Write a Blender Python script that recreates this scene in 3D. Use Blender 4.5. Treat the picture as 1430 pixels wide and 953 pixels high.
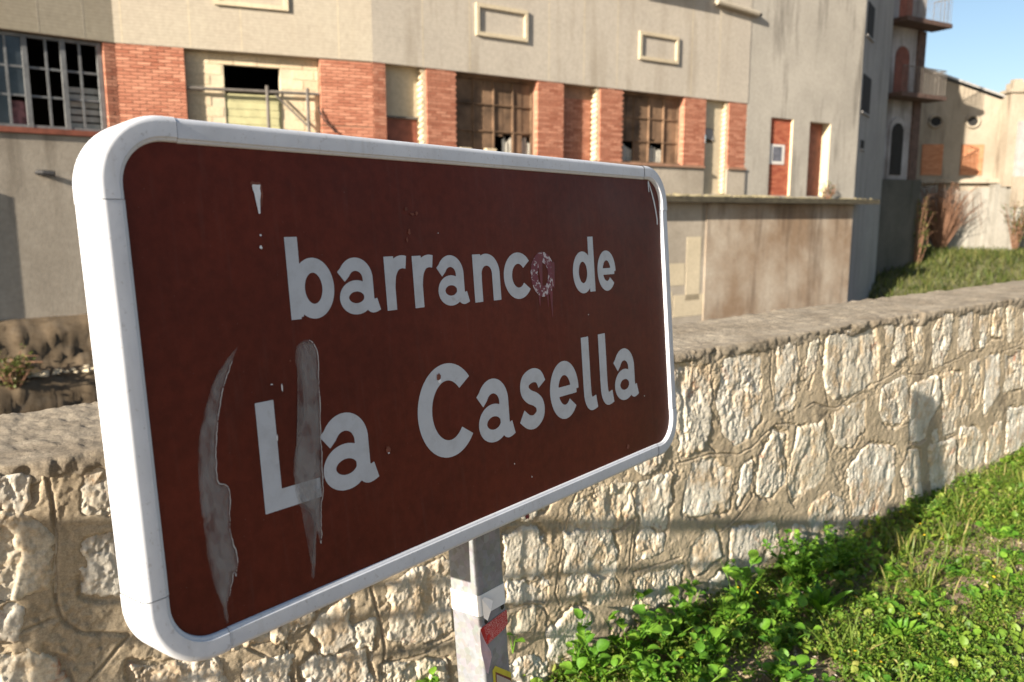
import bpy, math, random
import numpy as np
from mathutils import Vector, Matrix
from mathutils.geometry import tessellate_polygon

for o in list(bpy.data.objects):
    bpy.data.objects.remove(o, do_unlink=True)
scn = bpy.context.scene
COL = scn.collection
rnd = random.Random(7)
R_ = math.radians

# ------------------------------------------------------------------ camera
cam_d = bpy.data.cameras.new('camera')
cam_d.lens = 28.0
cam_d.sensor_width = 36.0
cam_d.clip_start = 0.05
cam_d.clip_end = 3000
cam_d.dof.use_dof = True
cam_d.dof.focus_distance = 1.42
cam_d.dof.aperture_fstop = 5.0
cam = bpy.data.objects.new('camera', cam_d)
cam.location = (0, 0, 1.55)
cam.rotation_euler = (R_(81.0), 0, 0)
COL.objects.link(cam)
scn.camera = cam

# ------------------------------------------------------------------ light
SUN_AZ, SUN_EL = 40.7, 20.0          # light travels towards azimuth 40.7 deg right of the view axis
world = bpy.data.worlds.new('World')
scn.world = world
world.use_nodes = True
wn = world.node_tree
wn.nodes.clear()
sky = wn.nodes.new('ShaderNodeTexSky')
sky.sky_type = 'NISHITA'
sky.sun_disc = False
sky.sun_elevation = R_(SUN_EL)
sky.sun_rotation = R_(180 + SUN_AZ)
sky.air_density = 1.0
sky.dust_density = 1.0
sky.ozone_density = 1.5
bg = wn.nodes.new('ShaderNodeBackground')
bg.inputs['Strength'].default_value = 0.055
wo = wn.nodes.new('ShaderNodeOutputWorld')
wn.links.new(sky.outputs[0], bg.inputs[0])
wn.links.new(bg.outputs[0], wo.inputs[0])

sd = Vector((math.sin(R_(SUN_AZ)) * math.cos(R_(SUN_EL)), math.cos(R_(SUN_AZ)) * math.cos(R_(SUN_EL)), -math.sin(R_(SUN_EL))))
sun_l = bpy.data.lights.new('sun', 'SUN')
sun_l.energy = 5.0
sun_l.angle = R_(0.53)
sun_l.color = (1.0, 0.89, 0.75)
sun = bpy.data.objects.new('sun', sun_l)
sun.rotation_euler = sd.to_track_quat('-Z', 'Y').to_euler()
sun.location = (-20, -22, 14)
COL.objects.link(sun)

scn.view_settings.view_transform = 'Standard'
scn.view_settings.look = 'None'
scn.view_settings.gamma = 1.0
scn.view_settings.use_curve_mapping = False
scn.view_settings.exposure = 1.46
scn.render.engine = 'CYCLES'

# ------------------------------------------------------------------ helpers
WL = {}


def attach(o, parent):
    if parent is not None:
        o.parent = parent
        o.matrix_parent_inverse = Matrix.Translation(-WL[parent.name])


def thing(name, label, cat, loc=(0, 0, 0), group=None):
    o = bpy.data.objects.new(name, None)
    COL.objects.link(o)
    o.empty_display_size = 0.2
    o.location = loc
    WL[o.name] = Vector(loc)
    tag(o, label, cat, group)
    return o


def tag(o, label=None, cat=None, group=None, kind=None):
    if label: o['label'] = label
    if cat: o['category'] = cat
    if group: o['group'] = group
    if kind: o['kind'] = kind
    return o


def link_mesh(name, me, mat, parent=None, loc=None, rotz=0, smooth=False, label=None):
    o = bpy.data.objects.new(name, me)
    COL.objects.link(o)
    if mat is not None and not me.materials:
        me.materials.append(mat)
    if loc is not None:
        o.location = loc
        o.rotation_euler = (0, 0, rotz)
        WL[o.name] = Vector(loc)
    else:
        WL[o.name] = Vector((0, 0, 0))
    if smooth:
        me.polygons.foreach_set('use_smooth', [True] * len(me.polygons))
    attach(o, parent)
    if label: o['label'] = label
    return o


def obj(name, V, F, mat, parent=None, smooth=False, label=None):
    me = bpy.data.meshes.new(name)
    me.from_pydata([tuple(v) for v in V], [], [tuple(f) for f in F])
    me.update()
    return link_mesh(name, me, mat, parent, smooth=smooth, label=label)


def np_mesh(name, V, F, smooth=False):
    """V (n,3) float, F (m,k) int -> mesh, fast"""
    me = bpy.data.meshes.new(name)
    V = np.asarray(V, np.float32)
    F = np.asarray(F, np.int32)
    m, k = F.shape
    me.vertices.add(len(V))
    me.vertices.foreach_set('co', V.ravel())
    me.loops.add(m * k)
    me.loops.foreach_set('vertex_index', F.ravel())
    me.polygons.add(m)
    me.polygons.foreach_set('loop_start', np.arange(0, m * k, k, dtype=np.int32))
    me.polygons.foreach_set('loop_total', np.full(m, k, np.int32))
    if smooth:
        me.polygons.foreach_set('use_smooth', np.ones(m, bool))
    me.update(calc_edges=True)
    return me


class MB:
    """collects shapes into ONE mesh"""
    def __init__(self):
        self.V, self.F = [], []

    def add(self, V, F):
        b = len(self.V)
        self.V += [tuple(v) for v in V]
        self.F += [tuple(i + b for i in f) for f in F]
        return self

    def hexa(self, P):
        return self.add(P, [(0, 3, 2, 1), (4, 5, 6, 7), (0, 1, 5, 4), (1, 2, 6, 5), (2, 3, 7, 6), (3, 0, 4, 7)])

    def box(self, c0, c1):
        x0, y0, z0 = c0; x1, y1, z1 = c1
        return self.hexa([(x0, y0, z0), (x1, y0, z0), (x1, y1, z0), (x0, y1, z0), (x0, y0, z1), (x1, y0, z1), (x1, y1, z1), (x0, y1, z1)])

    def tube(self, pts, rad, seg=8, cap=True):
        pts = [Vector(p) for p in pts]
        n = len(pts)
        rr = rad if isinstance(rad, (list, tuple)) else [rad] * n
        base = len(self.V)
        up = Vector((0, 0, 1))
        for i, p in enumerate(pts):
            t = (pts[min(i + 1, n - 1)] - pts[max(i - 1, 0)])
            if t.length < 1e-9: t = Vector((0, 0, 1))
            t.normalize()
            a = t.cross(up)
            if a.length < 1e-3: a = t.cross(Vector((1, 0, 0)))
            a.normalize()
            b = t.cross(a)
            for k in range(seg):
                th = 2 * math.pi * k / seg
                self.V.append(tuple(p + (a * math.cos(th) + b * math.sin(th)) * rr[i]))
        for i in range(n - 1):
            for k in range(seg):
                k2 = (k + 1) % seg
                self.F.append((base + i * seg + k, base + i * seg + k2, base + (i + 1) * seg + k2, base + (i + 1) * seg + k))
        if cap:
            self.F.append(tuple(base + k for k in range(seg)))
            self.F.append(tuple(base + (n - 1) * seg + k for k in reversed(range(seg))))
        return self

    def build(self, name, mat, parent=None, smooth=False, label=None):
        return obj(name, self.V, self.F, mat, parent, smooth, label)


# ---- numpy noise
def _hash(ix, iy, seed):
    h = (ix.astype(np.int64) * 374761393 + iy.astype(np.int64) * 668265263 + seed * 1442695041) & 0xFFFFFFFF
    h = ((h ^ (h >> 13)) * 1274126177) & 0xFFFFFFFF
    h = ((h ^ (h >> 16)) * 2246822519) & 0xFFFFFFFF
    return ((h ^ (h >> 15)) & 0xFFFFFF) / float(0xFFFFFF)


def vnoise(x, y, seed=0):
    x = np.asarray(x, float); y = np.asarray(y, float)
    ix, iy = np.floor(x), np.floor(y)
    fx, fy = x - ix, y - iy
    fx = fx * fx * (3 - 2 * fx); fy = fy * fy * (3 - 2 * fy)
    a = _hash(ix, iy, seed); b = _hash(ix + 1, iy, seed); c = _hash(ix, iy + 1, seed); d = _hash(ix + 1, iy + 1, seed)
    return (a * (1 - fx) + b * fx) * (1 - fy) + (c * (1 - fx) + d * fx) * fy - 0.5


def fbm(x, y, seed=0, oct=4, gain=0.5):
    r = 0; a = 1.0; f = 1.0
    for i in range(oct):
        r = r + a * vnoise(x * f + 13.7 * i, y * f - 7.1 * i, seed + i)
        a *= gain; f *= 2.03
    return r


def facets(x, y, seed=0, tilt=1.0):
    """chipped planar facets: nearest jittered cell, each with its own tilted plane"""
    ix, iy = np.floor(x), np.floor(y)
    best = np.full(x.shape, 1e9); out = np.zeros(x.shape)
    for dx in (-1, 0, 1):
        for dy in (-1, 0, 1):
            cx = ix + dx; cy = iy + dy
            px = cx + _hash(cx, cy, seed); py = cy + _hash(cx, cy, seed + 11)
            d = (x - px) ** 2 + (y - py) ** 2
            gx = (_hash(cx, cy, seed + 21) - .5) * 2 * tilt; gy = (_hash(cx, cy, seed + 31) - .5) * 2 * tilt
            h = (_hash(cx, cy, seed + 41) - .5) + gx * (x - px) + gy * (y - py)
            m = d < best
            best = np.where(m, d, best); out = np.where(m, h, out)
    return out


# ---- material helper
class NT:
    def __init__(self, name):
        self.m = bpy.data.materials.new(name)
        self.m.use_nodes = True
        self.t = self.m.node_tree
        self.t.nodes.clear()
        self.out = self.t.nodes.new('ShaderNodeOutputMaterial')
        self.p = self.t.nodes.new('ShaderNodeBsdfPrincipled')
        self.t.links.new(self.p.outputs[0], self.out.inputs[0])
        self.tc = self.t.nodes.new('ShaderNodeTexCoord')

    def new(self, ty, **kw):
        n = self.t.nodes.new(ty)
        for k, v in kw.items(): setattr(n, k, v)
        return n

    def lk(self, a, b): self.t.links.new(a, b)

    def val(self, sock, v):
        if hasattr(v, 'is_linked') or hasattr(v, 'links'):
            self.lk(v, sock)
        else:
            if isinstance(v, (tuple, list)) and len(v) == 3 and sock.type == 'RGBA': v = (*v, 1)
            sock.default_value = v

    def co(self, scale=(1, 1, 1), rot=(0, 0, 0), src='Object'):
        mp = self.new('ShaderNodeMapping')
        mp.inputs['Scale'].default_value = scale
        mp.inputs['Rotation'].default_value = rot
        self.lk(self.tc.outputs[src], mp.inputs[0])
        return mp.outputs[0]

    def noise(self, scale, detail=4, rough=.55, vec=None, dist=0.0):
        n = self.new('ShaderNodeTexNoise')
        n.inputs['Scale'].default_value = scale
        n.inputs['Detail'].default_value = detail
        n.inputs['Roughness'].default_value = rough
        n.inputs['Distortion'].default_value = dist
        self.lk(vec if vec is not None else self.tc.outputs['Object'], n.inputs['Vector'])
        return n.outputs['Fac']

    def voro(self, scale, vec=None, feature='F1', out='Distance'):
        n = self.new('ShaderNodeTexVoronoi', feature=feature)
        n.inputs['Scale'].default_value = scale
        self.lk(vec if vec is not None else self.tc.outputs['Object'], n.inputs['Vector'])
        return n.outputs[out]

    def ramp(self, fac, stops):
        n = self.new('ShaderNodeValToRGB')
        el = n.color_ramp.elements
        while len(el) < len(stops): el.new(.5)
        for e, (p, c) in zip(el, stops):
            e.position = p
            e.color = (c, c, c, 1) if not isinstance(c, (tuple, list)) else (*c, 1)
        self.val(n.inputs[0], fac)
        return n.outputs[0]

    def mix(self, fac, a, b, mode='MIX'):
        n = self.new('ShaderNodeMix', data_type='RGBA', blend_type=mode)
        self.val(n.inputs[0], fac); self.val(n.inputs[6], a); self.val(n.inputs[7], b)
        return n.outputs[2]

    def math(self, op, a, b=0.0):
        n = self.new('ShaderNodeMath', operation=op)
        self.val(n.inputs[0], a); self.val(n.inputs[1], b)
        return n.outputs[0]

    def objrand(self): return self.new('ShaderNodeObjectInfo').outputs['Random']

    def island(self): return self.new('ShaderNodeNewGeometry').outputs['Random Per Island']

    def hsv(self, col, h=.5, s=1., v=1.):
        n = self.new('ShaderNodeHueSaturation')
        self.val(n.inputs['Hue'], h); self.val(n.inputs['Saturation'], s); self.val(n.inputs['Value'], v); self.val(n.inputs['Color'], col)
        return n.outputs[0]

    def bump(self, h, strength=.5, dist=.01, prev=None):
        n = self.new('ShaderNodeBump')
        n.inputs['Strength'].default_value = strength
        n.inputs['Distance'].default_value = dist
        self.lk(h, n.inputs['Height'])
        if prev is not None: self.lk(prev, n.inputs['Normal'])
        return n.outputs[0]

    def fin(self, col, rough=.8, normal=None, metal=0., spec=.5):
        self.val(self.p.inputs['Base Color'], col)
        self.val(self.p.inputs['Roughness'], rough)
        self.val(self.p.inputs['Metallic'], metal)
        self.val(self.p.inputs['Specular IOR Level'], spec)
        if normal is not None: self.lk(normal, self.p.inputs['Normal'])
        return self.m


def c3(r, g, b): return (r, g, b)


def plain(name, col, rough=.8, var=.25, scale=6, bump=.2, bscale=40, bdist=.004, metal=0., spec=.4, dark=.55):
    t = NT(name)
    n1 = t.noise(scale, 6, .6)
    c = t.ramp(n1, [(.3, tuple(v * (1 - var) for v in col)), (.7, tuple(min(1, v * (1 + var)) for v in col))])
    nb = t.bump(t.noise(bscale, 5, .6), bump, bdist)
    return t.fin(c, rough, nb, metal, spec)


def plaster(name, a, b, stain, vert=.9, lines=False, streak=.5, bump=.25):
    """weathered render: two tones, vertical streaks, soft stains"""
    t = NT(name)
    base = t.mix(t.ramp(t.noise(.7, 6, .6), [(.35, 0), (.65, 1)]), a, b)
    fine = t.ramp(t.noise(14, 5, .7), [(.3, .86), (.7, 1.1)])
    base = t.mix(1., base, fine, 'MULTIPLY')
    st = t.ramp(t.noise(1.0, 5, .6, t.co((2.2, 2.2, .28))), [(.52, 0), (.72, 1)])
    base = t.mix(t.math('MULTIPLY', st, streak), base, stain)
    h = t.noise(30, 5, .65)
    if lines:
        w = t.new('ShaderNodeTexWave', wave_type='BANDS', bands_direction='Z')
        w.inputs['Scale'].default_value = 6.0
        w.inputs['Distortion'].default_value = 1.2
        w.inputs['Detail'].default_value = 3
        t.lk(t.tc.outputs['Object'], w.inputs['Vector'])
        base = t.mix(.10, base, w.outputs['Fac'], 'MULTIPLY')
    return t.fin(base, .9, t.bump(h, bump, .006), 0, .2)


def brickmat(name, lo, hi, rand='island'):
    t = NT(name)
    r = t.island() if rand == 'island' else t.objrand()
    c = t.ramp(r, [(0, lo), (.5, tuple((x + y) / 2 for x, y in zip(lo, hi))), (1, hi)])
    c = t.mix(1., c, t.ramp(t.noise(25, 4, .6), [(.3, .8), (.7, 1.12)]), 'MULTIPLY')
    return t.fin(c, .88, t.bump(t.noise(70, 4), .3, .003), 0, .25)


M = {}
# sign
t = NT('white_enamel')
g = t.ramp(t.noise(9, 6, .62), [(.42, 0), (.75, 1)])
sp = t.ramp(t.noise(140, 4, .7), [(.60, 0), (.68, 1)])
c = t.mix(t.math('MULTIPLY', g, .45), (.58, .605, .645), (.42, .43, .445))
c = t.mix(t.math('MULTIPLY', sp, .45), c, (.30, .285, .265))
stv = t.ramp(t.noise(18, 4, .6, t.co((3, 3, .22))), [(.58, 0), (.8, 1)])
c = t.mix(t.math('MULTIPLY', stv, .35), c, (.36, .345, .32))
M['white'] = t.fin(c, t.ramp(g, [(0, .45), (1, .62)]), t.bump(t.noise(60, 4), .08, .002), 0, .3)

t = NT('brown_sheeting')
n1 = t.ramp(t.noise(3.2, 5, .6), [(.35, 0), (.7, 1)])
c = t.mix(n1, (.080, .0150, .0085), (.112, .0205, .0108))
mott = t.ramp(t.noise(55, 4, .7), [(.35, .86), (.65, 1.12)])
c = t.mix(1., c, mott, 'MULTIPLY')
vst = t.ramp(t.noise(30, 4, .6, t.co((3, 3, .12))), [(.55, 0), (.8, 1)])
c = t.mix(t.math('MULTIPLY', vst, .12), c, (.13, .085, .07))
dust = t.ramp(t.noise(420, 2, .5), [(.74, 0), (.80, 1)])
c = t.mix(t.math('MULTIPLY', dust, .35), c, (.30, .24, .21))
M['brown'] = t.fin(c, t.ramp(t.noise(8, 4), [(.3, .34), (.7, .5)]), t.bump(t.noise(5, 3), .06, .01), 0, .12)

t = NT('letter_sheeting')
c = t.mix(t.ramp(t.noise(30, 5, .7), [(.45, 0), (.8, 1)]), (.47, .50, .54), (.38, .395, .42))
gr = t.ramp(t.noise(45, 4, .7), [(.64, 0), (.72, 1)])
c = t.mix(t.math('MULTIPLY', gr, .45), c, (.30, .27, .26))
M['letter'] = t.fin(c, .45, None, 0, .4)

t = NT('vandalised_letter')
k = t.ramp(t.noise(105, 4, .68), [(.53, 0), (.57, 1)])
c = t.mix(k, (.13, .007, .024), (.46, .41, .43))
M['letter_red'] = t.fin(c, .5)
M['red_paint'] = plain('red_paint', (.13, .008, .02), .4, .3, 30, .1)
M['chip'] = plain('chipped_white', (.68, .70, .72), .5, .12, 60, .3, 80, .002)
M['rust'] = plain('rust_edge', (.16, .05, .03), .8, .4, 80, .4)

t = NT('dried_smear')
tr = t.new('ShaderNodeBsdfTransparent')
mx = t.new('ShaderNodeMixShader')
dens = t.ramp(t.noise(60, 6, .7, t.co((1, 1, .5))), [(.32, .05), (.72, .40)])
t.lk(dens, mx.inputs[0]); t.lk(tr.outputs[0], mx.inputs[1]); t.lk(t.p.outputs[0], mx.inputs[2])
t.lk(mx.outputs[0], t.out.inputs[0])
t.fin((.36, .345, .335), .55, t.bump(t.noise(60, 4), .3, .002), 0, .5)
M['smear'] = t.m

M['ridge_glint'] = plain('painted_ridge_light', (.42, .41, .40), .5, .1, 60, .1)  # pale tone painted for light caught on the smear's raised edge
t = NT('galvanised_steel')
v = t.voro(90, out='Color')
c = t.mix(.25, t.ramp(t.noise(26, 6, .7), [(.3, (.145, .16, .185)), (.7, (.215, .235, .265))]), v, 'SOFT_LIGHT')
c = t.hsv(c, .5, .35, 1.)
M['galv'] = t.fin(c, t.ramp(t.noise(18, 5), [(.3, .42), (.7, .62)]), t.bump(t.noise(120, 4), .08, .001), .08, .4)
M['tape'] = plain('white_tape', (.78, .78, .77), .45, .06, 20, .1)
t = NT('red_sticker')
br = t.new('ShaderNodeTexBrick')
k = t.ramp(t.noise(420, 2, .5, t.co((1, 1, 1.6))), [(.50, 0), (.54, 1)])
c = t.mix(t.math('MULTIPLY', k, .55), (.42, .012, .018), (.62, .40, .40))
M['sticker_print'] = t.fin(c, .4)
M['sticker_red'] = plain('red_sticker_plain', (.45, .012, .02), .35, .1, 20, .05)
M['sticker_back'] = plain('peeled_sticker_back', (.66, .42, .40), .6, .15, 60, .15)
M['sticker_yellow'] = plain('yellow_sticker', (.50, .44, .04), .4, .12, 40, .1)
M['sticker_tan'] = plain('tan_sticker_field', (.38, .33, .28), .5, .1, 40, .1)
M['black'] = plain('black_plastic', (.012, .012, .013), .5, .2)

# stone wall
t = NT('limestone')
r = t.objrand()
base = t.ramp(r, [(0, (.44, .385, .29)), (.2, (.61, .565, .47)), (.45, (.54, .47, .345)), (.65, (.63, .60, .525)), (.85, (.50, .435, .33)), (1, (.58, .525, .43))])
n1 = t.ramp(t.noise(17, 6, .65), [(.35, 0), (.65, 1)])
base = t.mix(t.math('MULTIPLY', n1, .6), base, (.67, .635, .545))
ochre = t.ramp(t.noise(9, 6, .75), [(.47, 0), (.60, 1)])
base = t.mix(t.math('MULTIPLY', ochre, .65), base, (.47, .325, .175))
redp = t.ramp(t.noise(7.3, 6, .7, dist=.6), [(.60, 0), (.68, 1)])
base = t.mix(t.math('MULTIPLY', redp, .8), base, (.40, .175, .10))
dk = t.ramp(t.noise(5.1, 7, .78), [(.56, 0), (.68, 1)])
base = t.mix(t.math('MULTIPLY', dk, .55), base, (.15, .135, .115))
base = t.mix(1., base, t.ramp(t.noise(130, 5, .75), [(.3, .72), (.7, 1.15)]), 'MULTIPLY')
nb = t.bump(t.noise(230, 6, .7), .6, .0022)
M['stone'] = t.fin(base, .9, t.bump(t.noise(75, 7, .75), .4, .0045, nb), 0, .25)


AWALL = math.atan2(.6252, .7804)


def mortar_mat(name, a, b, c_, lichen=.5, streak=0.):
    t = NT(name)
    base = t.mix(t.ramp(t.noise(4.5, 6, .65), [(.35, 0), (.65, 1)]), a, b)
    base = t.mix(t.math('MULTIPLY', t.ramp(t.noise(9, 6, .7), [(.55, 0), (.75, 1)]), .6), base, c_)
    base = t.mix(t.math('MULTIPLY', t.ramp(t.noise(3.1, 6, .75), [(.54, 0), (.68, 1)]), lichen), base, (.14, .115, .085))
    if streak:
        m1 = t.new('ShaderNodeMapping'); m1.inputs['Rotation'].default_value = (0, 0, -AWALL); t.lk(t.tc.outputs['Object'], m1.inputs[0])
        m2 = t.new('ShaderNodeMapping'); m2.inputs['Scale'].default_value = (1.6, 6, 6); t.lk(m1.outputs[0], m2.inputs[0])
        base = t.mix(t.math('MULTIPLY', t.ramp(t.noise(3.2, 7, .75, m2.outputs[0]), [(.42, 0), (.62, 1)]), streak), base, (.115, .092, .065))
    yl = t.ramp(t.noise(2.3, 5, .7), [(.69, 0), (.73, 1)])
    base = t.mix(t.math('MULTIPLY', yl, lichen * .7), base, (.42, .36, .08))
    base = t.mix(1., base, t.ramp(t.noise(240, 4, .7), [(.3, .68), (.7, 1.2)]), 'MULTIPLY')
    nb = t.bump(t.noise(380, 5, .75), .6, .0015)
    return t.fin(base, .95, t.bump(t.noise(70, 7, .78), .35 + streak, .004 + .01 * streak, nb), 0, .2)


M['mortar'] = mortar_mat('lime_mortar', (.37, .30, .205), (.46, .385, .275), (.27, .205, .13), .7)
M['coping'] = mortar_mat('coping_concrete', (.27, .225, .165), (.38, .33, .255), (.16, .13, .09), .6, .4)
# ------------------------------------------------------------------ boundary wall: frame of reference
AW = R_(51.3)
WD = np.array([math.sin(AW), math.cos(AW), 0.0])       # along the wall
WN = np.array([WD[1], -WD[0], 0.0])                    # towards the path
WP = WN * -1.785
ZT = 1.07


def wpt(u, v, z):
    u = np.asarray(u, float); v = np.asarray(v, float); z = np.asarray(z, float)
    return np.stack([WP[0] + WD[0] * u + WN[0] * v, WP[1] + WD[1] * u + WN[1] * v, z], -1)


def gz(u, v):
    """height of the path verge"""
    return 0.05 * np.exp(-np.maximum(v, 0) / .25) + .022 * fbm(u * 2.3, v * 2.3, 5) + .01 * fbm(u * 11, v * 11, 6, 3)


def grid_faces(nu, nv, mask=None):
    i = np.arange(nu * nv).reshape(nu, nv)
    F = np.stack([i[:-1, :-1], i[1:, :-1], i[1:, 1:], i[:-1, 1:]], -1)
    if mask is not None: F = F[mask]
    return F.reshape(-1, 4)


# ground on the path side
gu = np.concatenate([np.linspace(-400, -12, 14), np.linspace(-10, 0, 20), np.arange(.1, 6.6, .03), np.linspace(7, 14, 24), np.linspace(18, 400, 14)])
gv = np.concatenate([[-.25, -.1], np.arange(0, 1.6, .03), np.linspace(1.7, 5, 24), np.linspace(6, 400, 16)])
GU, GV = np.meshgrid(gu, gv, indexing='ij')
t = NT('verge_soil')
c = t.ramp(t.noise(6, 6, .65), [(.3, (.20, .145, .10)), (.5, (.29, .22, .155)), (.7, (.17, .13, .085))])
c = t.mix(t.math('MULTIPLY', t.ramp(t.noise(60, 4, .7), [(.56, 0), (.68, 1)]), .8), c, (.42, .36, .29))
c = t.mix(1., c, t.ramp(t.noise(190, 4, .7), [(.3, .7), (.7, 1.2)]), 'MULTIPLY')
M['soil'] = t.fin(c, .97, t.bump(t.noise(120, 5, .7), .7, .006), 0, .15)
me = np_mesh('ground', wpt(GU, GV, gz(GU, GV)).reshape(-1, 3), grid_faces(len(gu), len(gv))[:, ::-1], True)
tag(link_mesh('ground', me, M['soil']), kind='structure')

STONES=[[(2.182,1.056),(2.341,1.006),(2.361,0.894),(2.36,0.763),(2.322,0.693),(2.208,0.704),(2.159,0.902)],
[(2.425,0.885),(2.443,0.999),(2.522,1.076),(2.667,0.985),(2.685,0.882),(2.682,0.737),(2.643,0.691),(2.551,0.679),(2.448,0.731)],
[(2.802,1.056),(2.914,1.063),(2.94,0.953),(2.916,0.769),(2.797,0.781),(2.803,0.931)],
[(3.021,1.008),(3.074,1.02),(3.07,0.907),(3.041,0.818),(3.01,0.899)],
[(3.166,1.051),(3.297,1.09),(3.564,1.065),(3.611,0.926),(3.617,0.79),(3.431,0.764),(3.248,0.757),(3.182,0.814),(3.15,0.944)],
[(3.675,1.038),(3.731,1.033),(3.73,0.948),(3.678,0.926)],
[(3.798,1.01),(3.866,1.039),(3.884,0.879),(3.788,0.848),(3.76,0.893)],
[(3.94,1.033),(4.034,1.018),(4.062,0.853),(3.98,0.84)],
[(4.161,0.96),(4.268,1.043),(4.38,1.026),(4.365,0.884),(4.308,0.787),(4.201,0.789)],
[(4.491,1.037),(4.629,1.018),(4.659,0.834),(4.488,0.833)],
[(4.739,1.03),(4.837,1.018),(4.857,0.842),(4.782,0.834)],
[(4.925,1.02),(5.037,1.02),(5.066,0.855),(4.939,0.875)],
[(5.12,1.018),(5.215,1.02),(5.246,0.812),(5.171,0.811)],
[(3.275,0.678),(3.523,0.7),(3.527,0.573),(3.431,0.522),(3.317,0.533),(3.247,0.611)],
[(3.68,0.729),(3.911,0.762),(3.983,0.596),(3.895,0.536),(3.748,0.554),(3.665,0.645)],
[(3.994,0.711),(4.271,0.716),(4.313,0.584),(4.193,0.468),(4.166,0.396),(4.02,0.423)],
[(4.354,0.725),(4.567,0.706),(4.564,0.547),(4.541,0.389),(4.4,0.394)],
[(4.667,0.753),(4.782,0.748),(4.815,0.51),(4.71,0.463)],
[(4.86,0.744),(5.052,0.739),(5.085,0.513),(4.933,0.42)],
[(5.162,0.718),(5.431,0.741),(5.495,0.5),(5.181,0.508)],
[(3.409,0.397),(3.615,0.471),(3.833,0.42),(3.848,0.177),(3.729,0.105),(3.489,0.17)],
[(3.939,0.262),(4.013,0.367),(4.12,0.34),(4.185,0.101),(4.041,0.107)],
[(4.255,0.353),(4.535,0.329),(4.593,0.038),(4.323,0.07)],
[(4.609,0.369),(4.789,0.359),(4.947,0.268),(4.98,0.119),(4.748,0.102),(4.632,0.209)],
[(4.998,0.311),(5.175,0.311),(5.225,0.102),(5.026,0.097)],
[(5.279,0.374),(5.532,0.358),(5.602,0.09),(5.313,0.098)],
[(2.284,0.635),(2.393,0.641),(2.509,0.567),(2.5,0.429),(2.359,0.429),(2.244,0.468),(2.255,0.57)],
[(2.586,0.574),(2.652,0.581),(2.636,0.481),(2.578,0.435)],
[(2.797,0.67),(2.865,0.652),(2.884,0.445),(2.8,0.405),(2.711,0.446),(2.729,0.59)],
[(2.987,0.653),(3.166,0.657),(3.207,0.497),(3.196,0.391),(2.983,0.363),(2.917,0.432),(2.945,0.532)],
[(3.098,0.274),(3.252,0.312),(3.385,0.237),(3.423,0.081),(3.176,0.095)],
[(2.553,0.322),(2.828,0.267),(2.892,0.139),(2.69,0.102),(2.541,0.176)],
[(2.013,0.623),(2.152,0.627),(2.165,0.525),(2.142,0.441),(2.019,0.465),(1.993,0.57)],
[(2.012,0.44),(2.123,0.416),(2.114,0.367),(1.993,0.36)],
[(1.69,0.621),(1.877,0.663),(1.962,0.624),(1.966,0.52),(1.888,0.506),(1.682,0.551)],
[(1.66,0.539),(1.847,0.498),(1.891,0.415),(1.879,0.348),(1.75,0.363),(1.659,0.405)],
[(1.411,0.602),(1.524,0.586),(1.566,0.493),(1.56,0.434),(1.416,0.458)],
[(1.666,0.374),(1.869,0.328),(1.881,0.267),(1.768,0.276),(1.666,0.329)],
[(2.007,0.281),(2.23,0.257),(2.238,0.107),(1.981,0.184)],
[(1.424,0.435),(1.576,0.394),(1.567,0.345),(1.424,0.381)],
[(1.584,0.22),(1.677,0.26),(1.752,0.23),(1.768,0.135),(1.644,0.11),(1.581,0.153)],
[(1.024,0.555),(1.198,0.58),(1.209,0.368),(1.028,0.39)],
[(0.794,0.515),(0.88,0.544),(0.886,0.427),(0.809,0.435)],
[(0.91,0.457),(0.948,0.458),(0.951,0.397),(0.906,0.405)],
[(0.757,0.416),(0.924,0.374),(0.932,0.291),(0.762,0.339)],
[(0.61,0.466),(0.7,0.442),(0.701,0.364),(0.598,0.396)],
[(0.99,0.321),(1.178,0.272),(1.189,0.155),(0.988,0.216)],
[(0.132,1.067),(0.193,1.05),(0.184,0.981),(0.125,0.989)],
[(0.112,0.971),(0.203,0.947),(0.227,0.889),(0.207,0.799),(0.158,0.791),(0.109,0.799)],
[(0.306,1.042),(0.358,1.037),(0.357,0.933),(0.292,0.946)],
[(0.304,0.868),(0.353,0.871),(0.354,0.744),(0.293,0.763)],
[(0.106,0.773),(0.163,0.76),(0.152,0.719),(0.102,0.729)],
[(0.11,0.68),(0.203,0.654),(0.235,0.58),(0.186,0.54),(0.101,0.576)],
[(0.372,0.573),(0.536,0.511),(0.564,0.401),(0.376,0.469)]]

u_arr = np.concatenate([np.arange(-3.0, -.1, .02), np.arange(-.1, 2.3, .0032), np.arange(2.3, 6.0, .0058), np.arange(6.0, 7.6, .02), np.arange(7.6, 16, .06)])
z_arr = np.concatenate([np.arange(-.2, 0.02, .04), np.arange(.02, 1.052, .0036)])
U, Z = np.meshgrid(u_arr, z_arr, indexing='ij')
Uw = U + .018 * fbm(U * 24, Z * 24, 40, 4, .6) + .020 * fbm(U * 7, Z * 7, 41, 2)
Zw = Z + .018 * fbm(U * 24, Z * 24, 50, 4, .6) + .020 * fbm(U * 7, Z * 7, 51, 2)
D1 = np.full(U.shape, 9.0); D2 = np.full(U.shape, 9.0); ID = np.full(U.shape, -1, int)


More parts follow.
